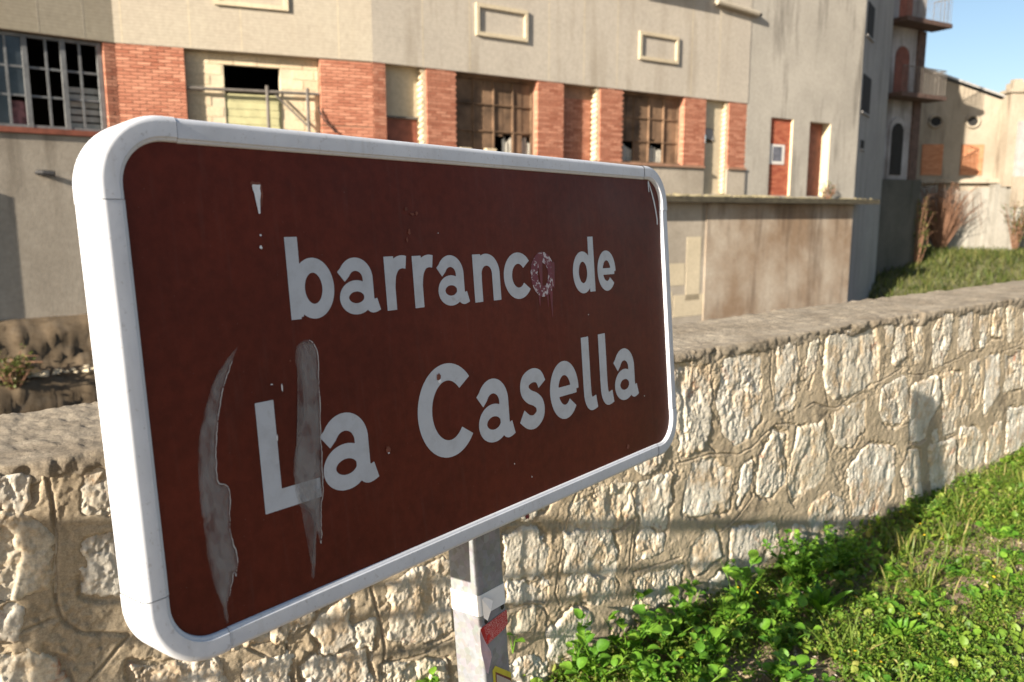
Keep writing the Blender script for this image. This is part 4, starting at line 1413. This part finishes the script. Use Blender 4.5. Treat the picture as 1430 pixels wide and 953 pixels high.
# ------------------------------------------------------------------ gabled outbuilding
FY = 34.0
gh = thing('gabled_building', 'low cream gabled building with two bricked up windows and round vents', 'building', (20, 36, -.5))
prf = [(15.6, -1.2), (23.5, -1.2), (23.5, 5.2), (21.15, 5.92), (16.62, 7.42), (15.6, 7.1)]
V = [(x, FY, z) for x, z in prf] + [(x, FY + 5, z) for x, z in prf]
n = len(prf)
# front wall polygon; vent holes are flat discs coloured dark as shade
obj('wall', V, [tuple(range(n)), tuple(reversed(range(n, 2 * n)))] + [(i, i + n, (i + 1) % n + n, (i + 1) % n) for i in range(n)], M['cream_house'], gh)
# roof sheets rising behind the gable edge
rf = [(15.5, FY - .15, 7.18), (16.62, FY - .15, 7.50), (23.6, FY - .15, 5.22), (23.9, FY + 6, 6.9), (16.6, FY + 6, 9.0), (15.5, FY + 6, 8.6)]
V = rf + [(x, y, z + .09) for x, y, z in rf]
rfo = obj('roof', V, [(0, 1, 4, 5), (1, 2, 3, 4), (6, 11, 10, 7), (7, 10, 9, 8), (0, 6, 7, 1), (1, 7, 8, 2), (2, 8, 9, 3), (3, 9, 10, 4), (4, 10, 11, 5), (5, 11, 6, 0)], M['roofing'], gh)
for (x, z) in ((17.53, 5.37), (19.07, 5.37)):
    ring = MB()
    pts = [(x + .27 * math.cos(6.283 * i / 20), FY - .03, z + .24 * math.sin(6.283 * i / 20)) for i in range(21)]
    ring.tube(pts, .06, 6)
    v_ = ring.build('round_vent', M['cream_house'], gh, True)
    V = [(x + .25 * math.cos(6.283 * i / 20), FY - .02, z + .22 * math.sin(6.283 * i / 20)) for i in range(20)]
    obj('dark_disc', V, [tuple(range(20))], M['interior'], v_)
for (x0, x1) in ((17.07, 17.95), (18.71, 19.63)):
    w_ = MB().box((x0, FY - .03, 3.19), (x1, FY + .05, 4.43)).build('bricked_up_window', M['brick_joint'], gh)
    mb = MB(); z = 3.2; k = 0
    while z < 4.40:
        s = x0 - (k % 2) * .12
        while s < x1 - .02:
            a, b = max(s, x0), min(s + BL, x1)
            if b - a > .03: mb.box((a, FY - .045, z), (b, FY - .028, z + BH + .01))
            s += BL + BJ
        z += BH + .02; k += 1
    o = mb.build('bricks', M['brick_orange'], w_); o['kind'] = 'stuff'
MB().box((16.4, FY - .25, 2.86), (20.6, FY + .02, 3.04)).build('ledge', M['cream_house'], gh)
# brick pier with cap, downpipe and grey cladding on the right
pr = MB().box((20.25, FY - .55, 2.7), (20.95, FY + .1, 6.45)).build('pier', M['cream_house'], gh)
MB().box((20.15, FY - .65, 6.45), (21.05, FY + .1, 6.58)).box((20.32, FY - .5, 6.58), (20.88, FY + .0, 6.85)).box((20.42, FY - .4, 6.85), (20.78, FY - .1, 7.0)).build('pier_cap', M['cream_house'], pr)
MB().box((20.6, FY - .75, 1.9), (21.15, FY - .56, 5.3)).build('grey_cladding', M['roofing'], gh)
MB().box((20.45, FY - .9, 1.86), (20.95, FY - .77, 3.1)).build('plaster_box', M['cream_house'], gh)
MB().tube([(20.35, FY - .7, 1.9), (20.3, FY - .7, -.3)], .07, 8).build('downpipe', M['wood_red'], gh)
MB().box((21.0, FY - .6, 4.7), (23.6, FY - .1, 4.95)).build('eave', M['cream_house'], gh)

rw = thing('retaining_wall', 'pale grey retaining wall below the gabled building', 'wall', (18.6, 33.2, -1))
mb = MB()
xs_ = np.linspace(15.0, 23.5, 40)
for i in range(39):
    x0, x1 = xs_[i], xs_[i + 1]
    h0 = 2.6 + .12 * math.sin(x0 * 2.3) + rnd.uniform(-.08, .08)
    mb.hexa([(x0, 33.2, -1.5), (x1, 33.2, -1.5), (x1, 33.6, -1.5), (x0, 33.6, -1.5), (x0, 33.2 + rnd.uniform(-.03, .03), h0), (x1, 33.2 + rnd.uniform(-.03, .03), h0), (x1, 33.6, h0), (x0, 33.6, h0)])
mb.build('masonry', M['pale_wall'], rw)

# ------------------------------------------------------------------ ravine bed, water, bank
M['mud'] = plain('wet_brown_mud', (.085, .052, .032), .55, .5, 2.2, .6, 18, .03)
bu = np.concatenate([np.linspace(-300, -20, 8), np.linspace(-18, 30, 97), np.linspace(34, 400, 10)])
bv = np.concatenate([np.arange(0, 28, .5), np.linspace(30, 500, 14)])
BU, BV = np.meshgrid(bu, bv, indexing='ij')
zb = -1.55 + .06 * fbm(BU * .7, BV * .7, 90, 3)
P = wpt(BU, -BV - .3, zb)
me = np_mesh('ravine_bed', P.reshape(-1, 3), grid_faces(*BU.shape), True)
tag(link_mesh('ravine_bed', me, M['mud']), kind='structure')
t = NT('murky_water')
c = t.ramp(t.noise(.6, 4), [(.35, (.035, .022, .013)), (.7, (.06, .038, .022))])
M['water'] = t.fin(c, .16, t.bump(t.noise(7, 3), .12, .02), 0, .4)
P = [SA.w(-30, -1.36, .9), SA.w(1.0, -1.36, .9), SC_.w(14, -1.36, .8), SC_.w(14, -1.36, 5.5), SC_.w(0, -1.36, 6), SA.w(-30, -1.36, 7)]
tag(obj('water', P, [(0, 5, 4, 1), (1, 4, 3, 2)], M['water']), kind='structure')

# rocky footing at the left foot of the factory
lu = np.linspace(-6, 1.2, 150); lv = np.array([-.05, .15, .35, .5, .60, .66, .70, .73, .76, .80, .84, .90, 1.0, 1.12, 1.25, 1.30, 1.33, 1.36])
lz = np.array([-.10, -.13, -.17, -.23, -.32, -.42, -.52, -.60, -.68, -.76, -.80, -.83, -.86, -.89, -.94, -1.08, -1.27, -1.6])
LU, LV = np.meshgrid(lu, lv, indexing='ij'); _, LZ = np.meshgrid(lu, lz, indexing='ij')
dn = .10 * facets(LU * 4.5, LZ * 8 + LV * 4, 95, .8) + .10 * fbm(LU * 4, LV * 5 + LZ * 9, 96, 5, .6)
LV2 = LV + dn * .5 * (LV > .3); LZ2 = LZ + dn * .3 * (LV > .1)
P = SA.P + LU[..., None] * SA.d + LV2[..., None] * SA.n; P[..., 2] = LZ2
M['rock'] = mortar_mat('mossy_rock', (.14, .105, .068), (.085, .062, .038), (.05, .036, .022), .7)
lg = thing('rock_footing', 'mossy brown rock footing at the base of the factory on the far left', 'rock', SA.w(-2, -1.5, .6))
me = np_mesh('rock_face', P.reshape(-1, 3), grid_faces(*LU.shape)[:, ::-1], False)
link_mesh('rock_face', me, M['rock'], lg)
mb = MB()
for i in range(120):
    s = rnd.uniform(-4.5, .9); r = rnd.uniform(.02, .065)
    Q = [(rnd.uniform(.6, 1.2) * r * x, rnd.uniform(.6, 1.2) * r * y, rnd.uniform(.5, 1.) * r * z) for x, y, z in [(-1, -1, 0), (1, -1, 0), (1, 1, 0), (-1, 1, 0), (-.7, -.7, 1), (.7, -.7, 1), (.7, .7, 1), (-.7, .7, 1)]]
    c = SA.w(s, -.86, rnd.uniform(.95, 1.28))
    mb.hexa([(c[0] + x, c[1] + y, c[2] + z) for x, y, z in Q])
o = mb.build('rubble', M['block'], lg); o['kind'] = 'stuff'

# grassy bank under the gabled building
ku = np.linspace(10.5, 40, 70); kv = np.linspace(22.5, 33.6, 50)
KU, KV = np.meshgrid(ku, kv, indexing='ij')


def bank_z(x, y):
    return -1.75 + 1.75 * ss(23.2, 32, y + .2 * (x - 14)) + .16 * fbm(x * .6, y * .6, 97, 4)


me = np_mesh('grassy_bank', np.stack([KU, KV, bank_z(KU, KV)], -1).reshape(-1, 3), grid_faces(*KU.shape), True)
M['bank'] = plain('bank_earth', (.10, .10, .045), .95, .4, 2, .5)
tag(link_mesh('grassy_bank', me, M['bank']), kind='structure')

# ------------------------------------------------------------------ vegetation
def leafmat(name, stops, trans=.35, rough=.5):
    t = NT(name)
    c = t.ramp(t.island(), stops)
    c = t.mix(1., c, t.ramp(t.noise(90, 3), [(.3, .8), (.7, 1.15)]), 'MULTIPLY')
    tl = t.new('ShaderNodeBsdfTranslucent'); mx = t.new('ShaderNodeMixShader')
    t.lk(t.hsv(c, .485, 1.1, 1.25), tl.inputs[0])
    mx.inputs[0].default_value = trans
    t.fin(c, rough, None, 0, .35)
    t.lk(t.p.outputs[0], mx.inputs[1]); t.lk(tl.outputs[0], mx.inputs[2]); t.lk(mx.outputs[0], t.out.inputs[0])
    return t.m


M['leaf_small'] = leafmat('small_leaves', [(0, (.065, .14, .018)), (.4, (.13, .24, .028)), (.85, (.22, .32, .042)), (1, (.34, .30, .10))])
M['leaf_broad'] = leafmat('broad_leaves', [(0, (.055, .16, .015)), (.5, (.11, .26, .024)), (1, (.20, .36, .04))])
M['blade'] = leafmat('grass_blades', [(0, (.09, .15, .022)), (.6, (.17, .23, .038)), (.85, (.26, .27, .065)), (1, (.38, .31, .14))])
M['straw'] = plain('dry_straw', (.40, .32, .19), .9, .3, 30)
M['flower'] = plain('yellow_petals', (.75, .50, .02), .7, .1, 30)
M['pebble'] = plain('pale_pebble', (.42, .38, .32), .9, .3, 30, .3)
M['far_leaf'] = leafmat('bank_foliage', [(0, (.05, .075, .018)), (.5, (.10, .13, .03)), (1, (.20, .19, .07))])
M['twig'] = plain('reddish_twigs', (.16, .085, .05), .9, .3, 20)
VR = np.random.RandomState(21)

# templates: unit leaf along +x, up +z
ROUND = (np.array([(0, 0, 0)] + [(.5 + .5 * math.cos(6.2832 * i / 8 + math.pi), .46 * math.sin(6.2832 * i / 8 + math.pi), .10 * (abs(math.sin(6.2832 * i / 8)))) for i in range(8)] + [(.5, 0, -.02)]),
         [(9, 1 + i, 1 + (i + 1) % 8) for i in range(8)])
xs5 = [0, .12, .3, .55, .8, 1.0]
LANCE_V, LANCE_F = [], []
for i, x in enumerate(xs5):
    w = [.02, .06, .10, .13, .09, .005][i]; zz = .28 * math.sin(x * 1.9) - .10 * x * x
    LANCE_V += [(x, -w, zz + .03), (x, 0, zz), (x, w, zz + .03)]
for i in range(5):
    b = 3 * i
    LANCE_F += [(b, b + 3, b + 4), (b, b + 4, b + 1), (b + 1, b + 4, b + 5), (b + 1, b + 5, b + 2)]
LANCE = (np.array(LANCE_V), LANCE_F)
OV_V, OV_F = [], []
for i, x in enumerate([0, .22, .30, .45, .65, .85, 1.0]):
    w = [.012, .014, .20, .33, .33, .20, .01][i]; zz = .22 * math.sin(x * 2.2)
    for j in (-1, -.5, 0, .5, 1): OV_V.append((x, w * j, zz + .10 * abs(j) * (w > .1) + .03 * math.sin(9 * x + 3 * j)))
for i in range(6):
    for j in range(4):
        b = 5 * i + j
        OV_F += [(b, b + 5, b + 6), (b, b + 6, b + 1)]
OVATE = (np.array(OV_V), OV_F)
BL_V, BL_F = [], []
for i, x in enumerate([0, .35, .7, 1.0]):
    w = [.025, .022, .014, .001][i]; BL_V += [(x * math.cos(.5 * x), -w, x * math.sin(.0) - .22 * x * x), (x * math.cos(.5 * x), w, -.22 * x * x)]
for i in range(3):
    b = 2 * i
    BL_F += [(b, b + 2, b + 3), (b, b + 3, b + 1)]
BLADE = (np.array(BL_V), BL_F)


def inst(tmpl, T, yaw, pitch, roll, scale):
    """instance a leaf template -> V, F"""
    V0_, F0 = tmpl
    N = len(T); k = len(V0_)
    cy, sy, cp, sp_, cr_, sr = np.cos(yaw), np.sin(yaw), np.cos(pitch), np.sin(pitch), np.cos(roll), np.sin(roll)
    x, y, z = V0_[:, 0][None], V0_[:, 1][None], V0_[:, 2][None]
    y1 = y * cr_[:, None] - z * sr[:, None]; z1 = y * sr[:, None] + z * cr_[:, None]
    x2 = x * cp[:, None] - z1 * sp_[:, None]; z2 = x * sp_[:, None] + z1 * cp[:, None]
    x3 = x2 * cy[:, None] - y1 * sy[:, None]; y3 = x2 * sy[:, None] + y1 * cy[:, None]
    V = np.stack([x3, y3, z2], -1) * np.asarray(scale)[:, None, None] + np.asarray(T)[:, None, :]
    F = (np.array(F0)[None] + (np.arange(N) * k)[:, None, None]).reshape(-1, 3)
    return V.reshape(-1, 3), F


def join(parts):
    Vs, Fs, b = [], [], 0
    for V, F in parts:
        Vs.append(V); Fs.append(F + b); b += len(V)
    return np.concatenate(Vs), np.concatenate(Fs)


def leaf_obj(name, parts, mat, parent=None):
    V, F = join(parts)
    return link_mesh(name, np_mesh(name, V, F, True), M[mat], parent)


def gpt(u, v, dz=0.0):
    return wpt(u, v, gz(np.asarray(u, float), np.asarray(v, float)) + dz)


def rnd_leaf(N, tmpl, T, p0, p1, s0, s1, yaw=None):
    return inst(tmpl, T, VR.uniform(0, 6.283, N) if yaw is None else yaw, VR.uniform(p0, p1, N), VR.uniform(-.5, .5, N), VR.uniform(s0, s1, N))


# ground cover: nobody could count it
def cover(n, u0, u1, v0, v1, thr, seed):
    u = VR.uniform(u0, u1, n * 3); v = v0 + (v1 - v0) * VR.uniform(0, 1, n * 3)
    m = fbm(u * 2.2, v * 2.2, seed, 4) + .25 * np.exp(-v / .25) > thr
    return u[m][:n], v[m][:n]


# sprig: thin stem with small pointed leaves; clover: three leaflets
SPV, SPF = [(0, -.012, 0), (0, .012, 0), (.0, 0, 1.)], [(0, 1, 2)]
for k in range(9):
    a = k * 2.4; hh = .25 + .75 * k / 8; L_ = .34 - .14 * k / 8; c_, s_ = math.cos(a), math.sin(a); b_ = len(SPV)
    SPV += [(0, 0, hh), (c_ * L_ * .55 - s_ * L_ * .22, s_ * L_ * .55 + c_ * L_ * .22, hh + .13), (c_ * L_, s_ * L_, hh + .12), (c_ * L_ * .55 + s_ * L_ * .22, s_ * L_ * .55 - c_ * L_ * .22, hh + .13)]
    SPF += [(b_, b_ + 1, b_ + 2), (b_, b_ + 2, b_ + 3)]
SPRIG = (np.array(SPV, float), SPF)
CLV, CLF = [(0, 0, -.8), (.02, 0, -.8), (0, 0, 0)], [(0, 1, 2)]
for k in range(3):
    a = k * 2.094; b_ = len(CLV)
    for (r_, w_) in ((0, 0), (.32, .26), (.62, .33), (.80, .0), (.62, -.33), (.32, -.26)):
        CLV.append((r_ * math.cos(a) - w_ * math.sin(a), r_ * math.sin(a) + w_ * math.cos(a), .10 * abs(w_) - .05 * r_))
    CLF += [(b_, b_ + 1, b_ + 2), (b_, b_ + 2, b_ + 3), (b_, b_ + 3, b_ + 4), (b_, b_ + 4, b_ + 5)]
CLOVER = (np.array(CLV, float), CLF)
parts = []
u, v = cover(4500, 1.5, 6.4, 0, 1.2, .03, 101)
clump = .5 + fbm(u * 9, v * 9, 102, 2)
parts.append(rnd_leaf(len(u), ROUND, gpt(u, v, .004 + VR.uniform(0, .03, len(u)) * clump), -.3, .9, .005, .017))
u, v = cover(4600, 1.5, 6.4, 0, 1.2, .07, 131)
parts.append(inst(SPRIG, gpt(u, v, -.003), VR.uniform(0, 6.28, len(u)), VR.uniform(-.5, .5, len(u)), VR.uniform(-.5, .5, len(u)), VR.uniform(.025, .085, len(u)) * (.6 + .8 * (fbm(u * 3, v * 3, 135, 2) + .4))))
u, v = cover(4000, 1.5, 6.4, 0, 1.2, .06, 132)
parts.append(inst(CLOVER, gpt(u, v, VR.uniform(.012, .045, len(u))), VR.uniform(0, 6.28, len(u)), VR.uniform(-.4, .4, len(u)), VR.uniform(-.4, .4, len(u)), VR.uniform(.010, .022, len(u))))
u, v = cover(3400, 1.5, 6.2, 0, 1.2, .05, 121)
parts.append(rnd_leaf(len(u), OVATE, gpt(u, v, .004 + VR.uniform(0, .035, len(u))), -.1, 1.2, .016, .050))
u, v = cover(4000, 1.0, 8.5, .0, 2.6, -.2, 103)
parts.append(inst(SPRIG, gpt(u, v, -.003), VR.uniform(0, 6.28, len(u)), VR.uniform(-.5, .5, len(u)), VR.uniform(-.5, .5, len(u)), VR.uniform(.03, .08, len(u))))
tag(leaf_obj('ground_cover', parts, 'leaf_small'), 'low mat of small green leaves covering the verge', 'ground cover', None, 'stuff')
parts = []
u, v = cover(5500, 1.6, 6.6, 0, 1.3, .05, 105)
parts.append(rnd_leaf(len(u), BLADE, gpt(u, v, -.004), .7, 1.5, .03, .10))
u, v = cover(2600, 3.0, 7.0, 0, .9, -.05, 106)
parts.append(rnd_leaf(len(u), BLADE, gpt(u, v, -.004), .8, 1.5, .05, .14))
u, v = cover(2500, .5, 9, .0, 3, -.2, 107)
parts.append(rnd_leaf(len(u), BLADE, gpt(u, v, -.004), .7, 1.5, .04, .12))
tag(leaf_obj('grass', parts, 'blade'), 'thin grass blades growing through the verge', 'grass', None, 'stuff')
u, v = cover(5000, 1.6, 6.5, 0, 1.6, -.5, 109)
parts = [rnd_leaf(len(u), BLADE, gpt(u, v, .004), -.05, .25, .03, .13)]
tag(leaf_obj('dry_straw', parts, 'straw'), 'scattered dry straw lying among the weeds', 'straw', None, 'stuff')
u, v = cover(1600, 1.5, 6.5, .03, 1.7, -.5, 110)
OCT = (np.array([(1, 0, .1), (0, 1, 0), (-1, 0, .1), (0, -1, 0), (0, 0, .7), (0, 0, -.5)], float), [(0, 1, 4), (1, 2, 4), (2, 3, 4), (3, 0, 4), (1, 0, 5), (2, 1, 5), (3, 2, 5), (0, 3, 5)])
parts = [rnd_leaf(len(u), OCT, gpt(u, v, .002), -.4, .4, .003, .011)]
tag(leaf_obj('pebbles', parts, 'pebble'), 'small pale pebbles in the soil of the verge', 'gravel', None, 'stuff')
u, v = cover(90, 1.6, 6.5, 0.02, 1.4, -.1, 111)
parts = [rnd_leaf(len(u), ROUND, gpt(u, v, VR.uniform(.03, .09, len(u))), -.2, .5, .008, .014)]
tag(leaf_obj('tiny_flowers', parts, 'flower'), 'tiny yellow flowers dotted through the verge', 'flowers', None, 'stuff')


def weed(name, label, u, v, h, nst, nleaf, tmpl, ls, mat, group=None, spread=.10, lean=0.0, base=None):
    """a plant: stems with leaves spread along them"""
    p0 = gpt(u, v)[0] if np.ndim(u) else gpt(np.array([u]), np.array([v]))[0]
    if base is not None: p0 = np.array(base)
    root = thing(name, label, 'plant', tuple(p0), group)
    stems = MB(); parts = []
    for s in range(nst):
        a = VR.uniform(0, 6.283); r = VR.uniform(.2, 1) * spread; hh = h * VR.uniform(.55, 1.05)
        tip = p0 + np.array([math.cos(a) * r, math.sin(a) * r, hh]) + WN * lean * hh
        mid = p0 + (tip - p0) * .5 + np.array([0, 0, .12 * hh])
        stems.tube([p0 - (0, 0, .01), mid, tip], [.0022, .0017, .0009], 4, False)
        k = nleaf
        f = np.sort(VR.uniform(.12, 1, k))
        T = np.where(f[:, None] < .5, p0 + (mid - p0) * (f[:, None] * 2), mid + (tip - mid) * (f[:, None] * 2 - 1))
        parts.append(inst(tmpl, T, VR.uniform(0, 6.283, k), VR.uniform(-.1, .8, k), VR.uniform(-.4, .4, k), VR.uniform(*ls, k)))
    stems.build('stem', M['leaf_broad'], root)
    leaf_obj('foliage', parts, mat, root)
    return root


def rosette(name, label, u, v, n, ls, mat, p0=.15, p1=1.2, group=None):
    p = gpt(np.array([u]), np.array([v]))[0]
    root = thing(name, label, 'plant', tuple(p), group)
    yaw = np.arange(n) * 2.39996 + VR.uniform(-.2, .2, n)
    T = np.repeat(p[None], n, 0) + np.stack([np.cos(yaw), np.sin(yaw), yaw * 0], -1) * .006
    pit = np.linspace(p1, p0, n) + VR.uniform(-.1, .1, n)
    leaf_obj('foliage', [inst(LANCE, T, yaw, pit, VR.uniform(-.3, .3, n), VR.uniform(*ls, n))], mat, root)
    return root


G1 = 'broad leaved weeds at the foot of the stone wall'
lab1 = 'broad leaved green weed in the tangle at the foot of the stone wall'
for i, (u, v, h) in enumerate([(1.70, .10, .15), (1.80, .24, .13), (1.86, .09, .20), (1.95, .32, .12), (2.03, .10, .17), (2.10, .22, .15), (2.18, .08, .20), (2.30, .16, .18), (2.38, .34, .11), (2.46, .10, .22), (2.24, .42, .10), (2.55, .22, .14)]):
    weed('broadleaf_weed', lab1, u, v, h, 8, 6, OVATE, (.030, .066), 'leaf_broad', G1, .12)
weed('leafy_bush', 'bushy bright green weed clump against the wall to the right of the sign', 2.84, .13, .22, 50, 18, OVATE, (.014, .036), 'leaf_broad', None, .21)
weed('leafy_bush', 'lower weed clump against the wall just right of the bushy clump', 3.12, .12, .16, 40, 16, OVATE, (.012, .030), 'leaf_broad', None, .22)
weed('leafy_bush', 'small weed tuft at the wall foot just under the shadow of the sign', 3.95, .10, .13, 18, 14, OVATE, (.012, .028), 'leaf_small', None, .16)
rosette('lance_leaf_weed', 'upright clump of long lance shaped leaves in front of the bushy weed', 2.70, .30, 20, (.10, .17), 'leaf_broad', .5, 1.35)
rosette('thistle_rosette', 'dark green many leaved rosette lying in the sign shadow on the verge', 2.76, .57, 46, (.07, .13), 'leaf_broad', .1, 1.3)
rosette('thistle_rosette', 'small flat rosette of narrow leaves near the right edge of the verge', 3.02, .80, 24, (.04, .07), 'leaf_broad', .1, 1.0)
G2 = 'round leaved weeds across the verge'
lab2 = 'low round leaved weed spread over the verge'
for (u, v) in [(3.15, .50), (3.35, .62), (3.55, .42), (3.6, .70), (3.85, .55), (2.45, .62), (2.25, .58), (3.1, .95), (4.1, .40), (2.95, .42), (3.25, .30), (3.45, .85), (3.75, .85), (4.3, .6), (2.62, .80), (4.6, .35), (2.9, .70)]:
    weed('round_leaf_weed', lab2, u, v, .06, 12, 6, ROUND, (.018, .034), 'leaf_broad', G2, .12)
G3 = 'grass tufts on the verge'
lab3 = 'upright tuft of long thin grass blades on the verge'
for (u, v) in [(3.5, .22), (3.85, .30), (4.2, .22), (4.5, .5), (4.0, .72), (3.3, .42), (4.9, .3), (2.35, .75), (3.68, 1.0), (5.2, .5), (2.55, .48)]:
    p = gpt(np.array([u]), np.array([v]))[0]
    root = thing('grass_tuft', lab3, 'plant', tuple(p), G3)
    k = 60
    T = np.repeat(p[None], k, 0) + np.stack([VR.uniform(-.05, .05, k), VR.uniform(-.05, .05, k), VR.uniform(-.005, 0, k)], -1)
    leaf_obj('blades', [inst(BLADE, T, VR.uniform(0, 6.283, k), VR.uniform(.7, 1.5, k), VR.uniform(-.4, .4, k), VR.uniform(.07, .19, k))], 'blade', root)
# weeds rooted in the wall joints
weed('wall_weed', 'little green weed sprouting from a wall joint left of the post', 0, 0, .10, 3, 4, OVATE, (.022, .045), 'leaf_broad', None, .045, .35, wpt(1.10, .004, .20))
weed('wall_weed', 'tall thin weed with small leaves climbing the wall right of the post', 0, 0, .28, 4, 6, OVATE, (.022, .050), 'leaf_broad', None, .06, .22, wpt(1.66, .03, .05))
weed('wall_weed', 'tiny weed on the wall half hidden by the post', 0, 0, .07, 2, 3, OVATE, (.020, .036), 'leaf_broad', None, .03, .3, wpt(1.43, .004, .22))

# far bank vegetation
n = 16000
x = VR.uniform(11.5, 26, n); y = VR.uniform(23, 33, n)
T = np.stack([x, y, bank_z(x, y)], -1)
BL2 = (BLADE[0] * np.array([1, 2.2, 1]), BLADE[1])
tag(leaf_obj('bank_grass', [rnd_leaf(n, BL2, T, .6, 1.5, .15, .45)], 'far_leaf'), 'rough grass covering the bank below the gabled building', 'grass', None, 'stuff')


def far_shrub(name, label, base, h, spread, ntw, nlf, leaf='far_leaf', ls=(.06, .14), droop=0.):
    root = thing(name, label, 'shrub', tuple(base))
    tw = MB(); parts = []
    for i in range(ntw):
        a = VR.uniform(0, 6.283); r = VR.uniform(.2, 1.) * spread; hh = h * VR.uniform(.5, 1.)
        p0 = np.array(base) + np.array([math.cos(a) * .08, math.sin(a) * .08, 0])
        p2 = np.array(base) + np.array([math.cos(a) * r, math.sin(a) * r * .6, hh])
        p1 = (p0 + p2) / 2 + np.array([VR.uniform(-.15, .15), VR.uniform(-.1, .1), .2 * hh])
        p3 = p2 + np.array([math.cos(a) * .2, 0, -droop * hh])
        tw.tube([p0, p1, p2, p3], [.018, .013, .008, .004], 4, False)
        if nlf:
            f = VR.uniform(.2, 1, nlf)[:, None]
            T = p0 * (1 - f) ** 2 + 2 * p1 * f * (1 - f) + p2 * f * f + VR.uniform(-.12, .12, (nlf, 3))
            parts.append(rnd_leaf(nlf, OVATE, T, -.5, 1., *ls))
    tw.build('branches', M['twig'], root)
    if parts: leaf_obj('foliage', parts, leaf, root)


far_shrub('bare_shrub', 'reddish brown bare shrub tangled against the pale retaining wall', (17.3, 32.4, bank_z(17.3, 32.4)), 2.9, 1.5, 150, 0, droop=.35)
far_shrub('climbing_shrub', 'leafy green shrub growing at the corner of the dark house wall', (14.9, 29.6, -.6), 2.9, .6, 26, 16)
far_shrub('bank_shrub', 'green shrub on the bank below the grey downpipe', (20.2, 32.2, .2), 1.9, .7, 24, 14)
far_shrub('bank_shrub', 'low shrub on the bank at the right edge of the photo', (22.0, 31.5, .3), 1.6, 1.0, 30, 12)
far_shrub('footing_weed', 'green weed growing on the rubble at the foot of the rock footing', SA.w(-.65, -.84, 1.05), .28, .22, 16, 8, ls=(.04, .08))
far_shrub('footing_weed', 'dark green plant by the water at the far left', SA.w(-2.05, -1.0, 1.2), .55, .4, 20, 12, ls=(.05, .10))
far_shrub('slab_weed', 'small green weed on the walkway slab below the open doorway', SC_.w(13.6, 2.0, .15), .4, .2, 10, 8, ls=(.04, .08))

# ------------------------------------------------------------------ unseen barrier added to cast shadow bands on the stone wall
br0 = np.array([-1.98, .32, 0.0]); br1 = np.array([-.80, .712, 0.0])
M['tube'] = plain('grey_metal_tube', (.25, .25, .25), .5, .2, 20, .1, metal=.5)
bar = thing('shadow_barrier', 'unseen grey barrier with four horizontal bars, added to cast shadow bands on the wall', 'barrier', tuple((br0 + br1) / 2))
for z, r in ((1.50, .024), (1.34, .012), (1.25, .013), (1.14, .010)):
    MB().tube([tuple(br0 + (0, 0, z)), tuple(br1 + (0, 0, z))], r, 10).build('bar', M['tube'], bar, True)
for p in (br0, br1):
    MB().tube([tuple(p + (0, 0, -.05)), tuple(p + (0, 0, 1.52))], .016, 10).build('leg', M['tube'], bar, True)
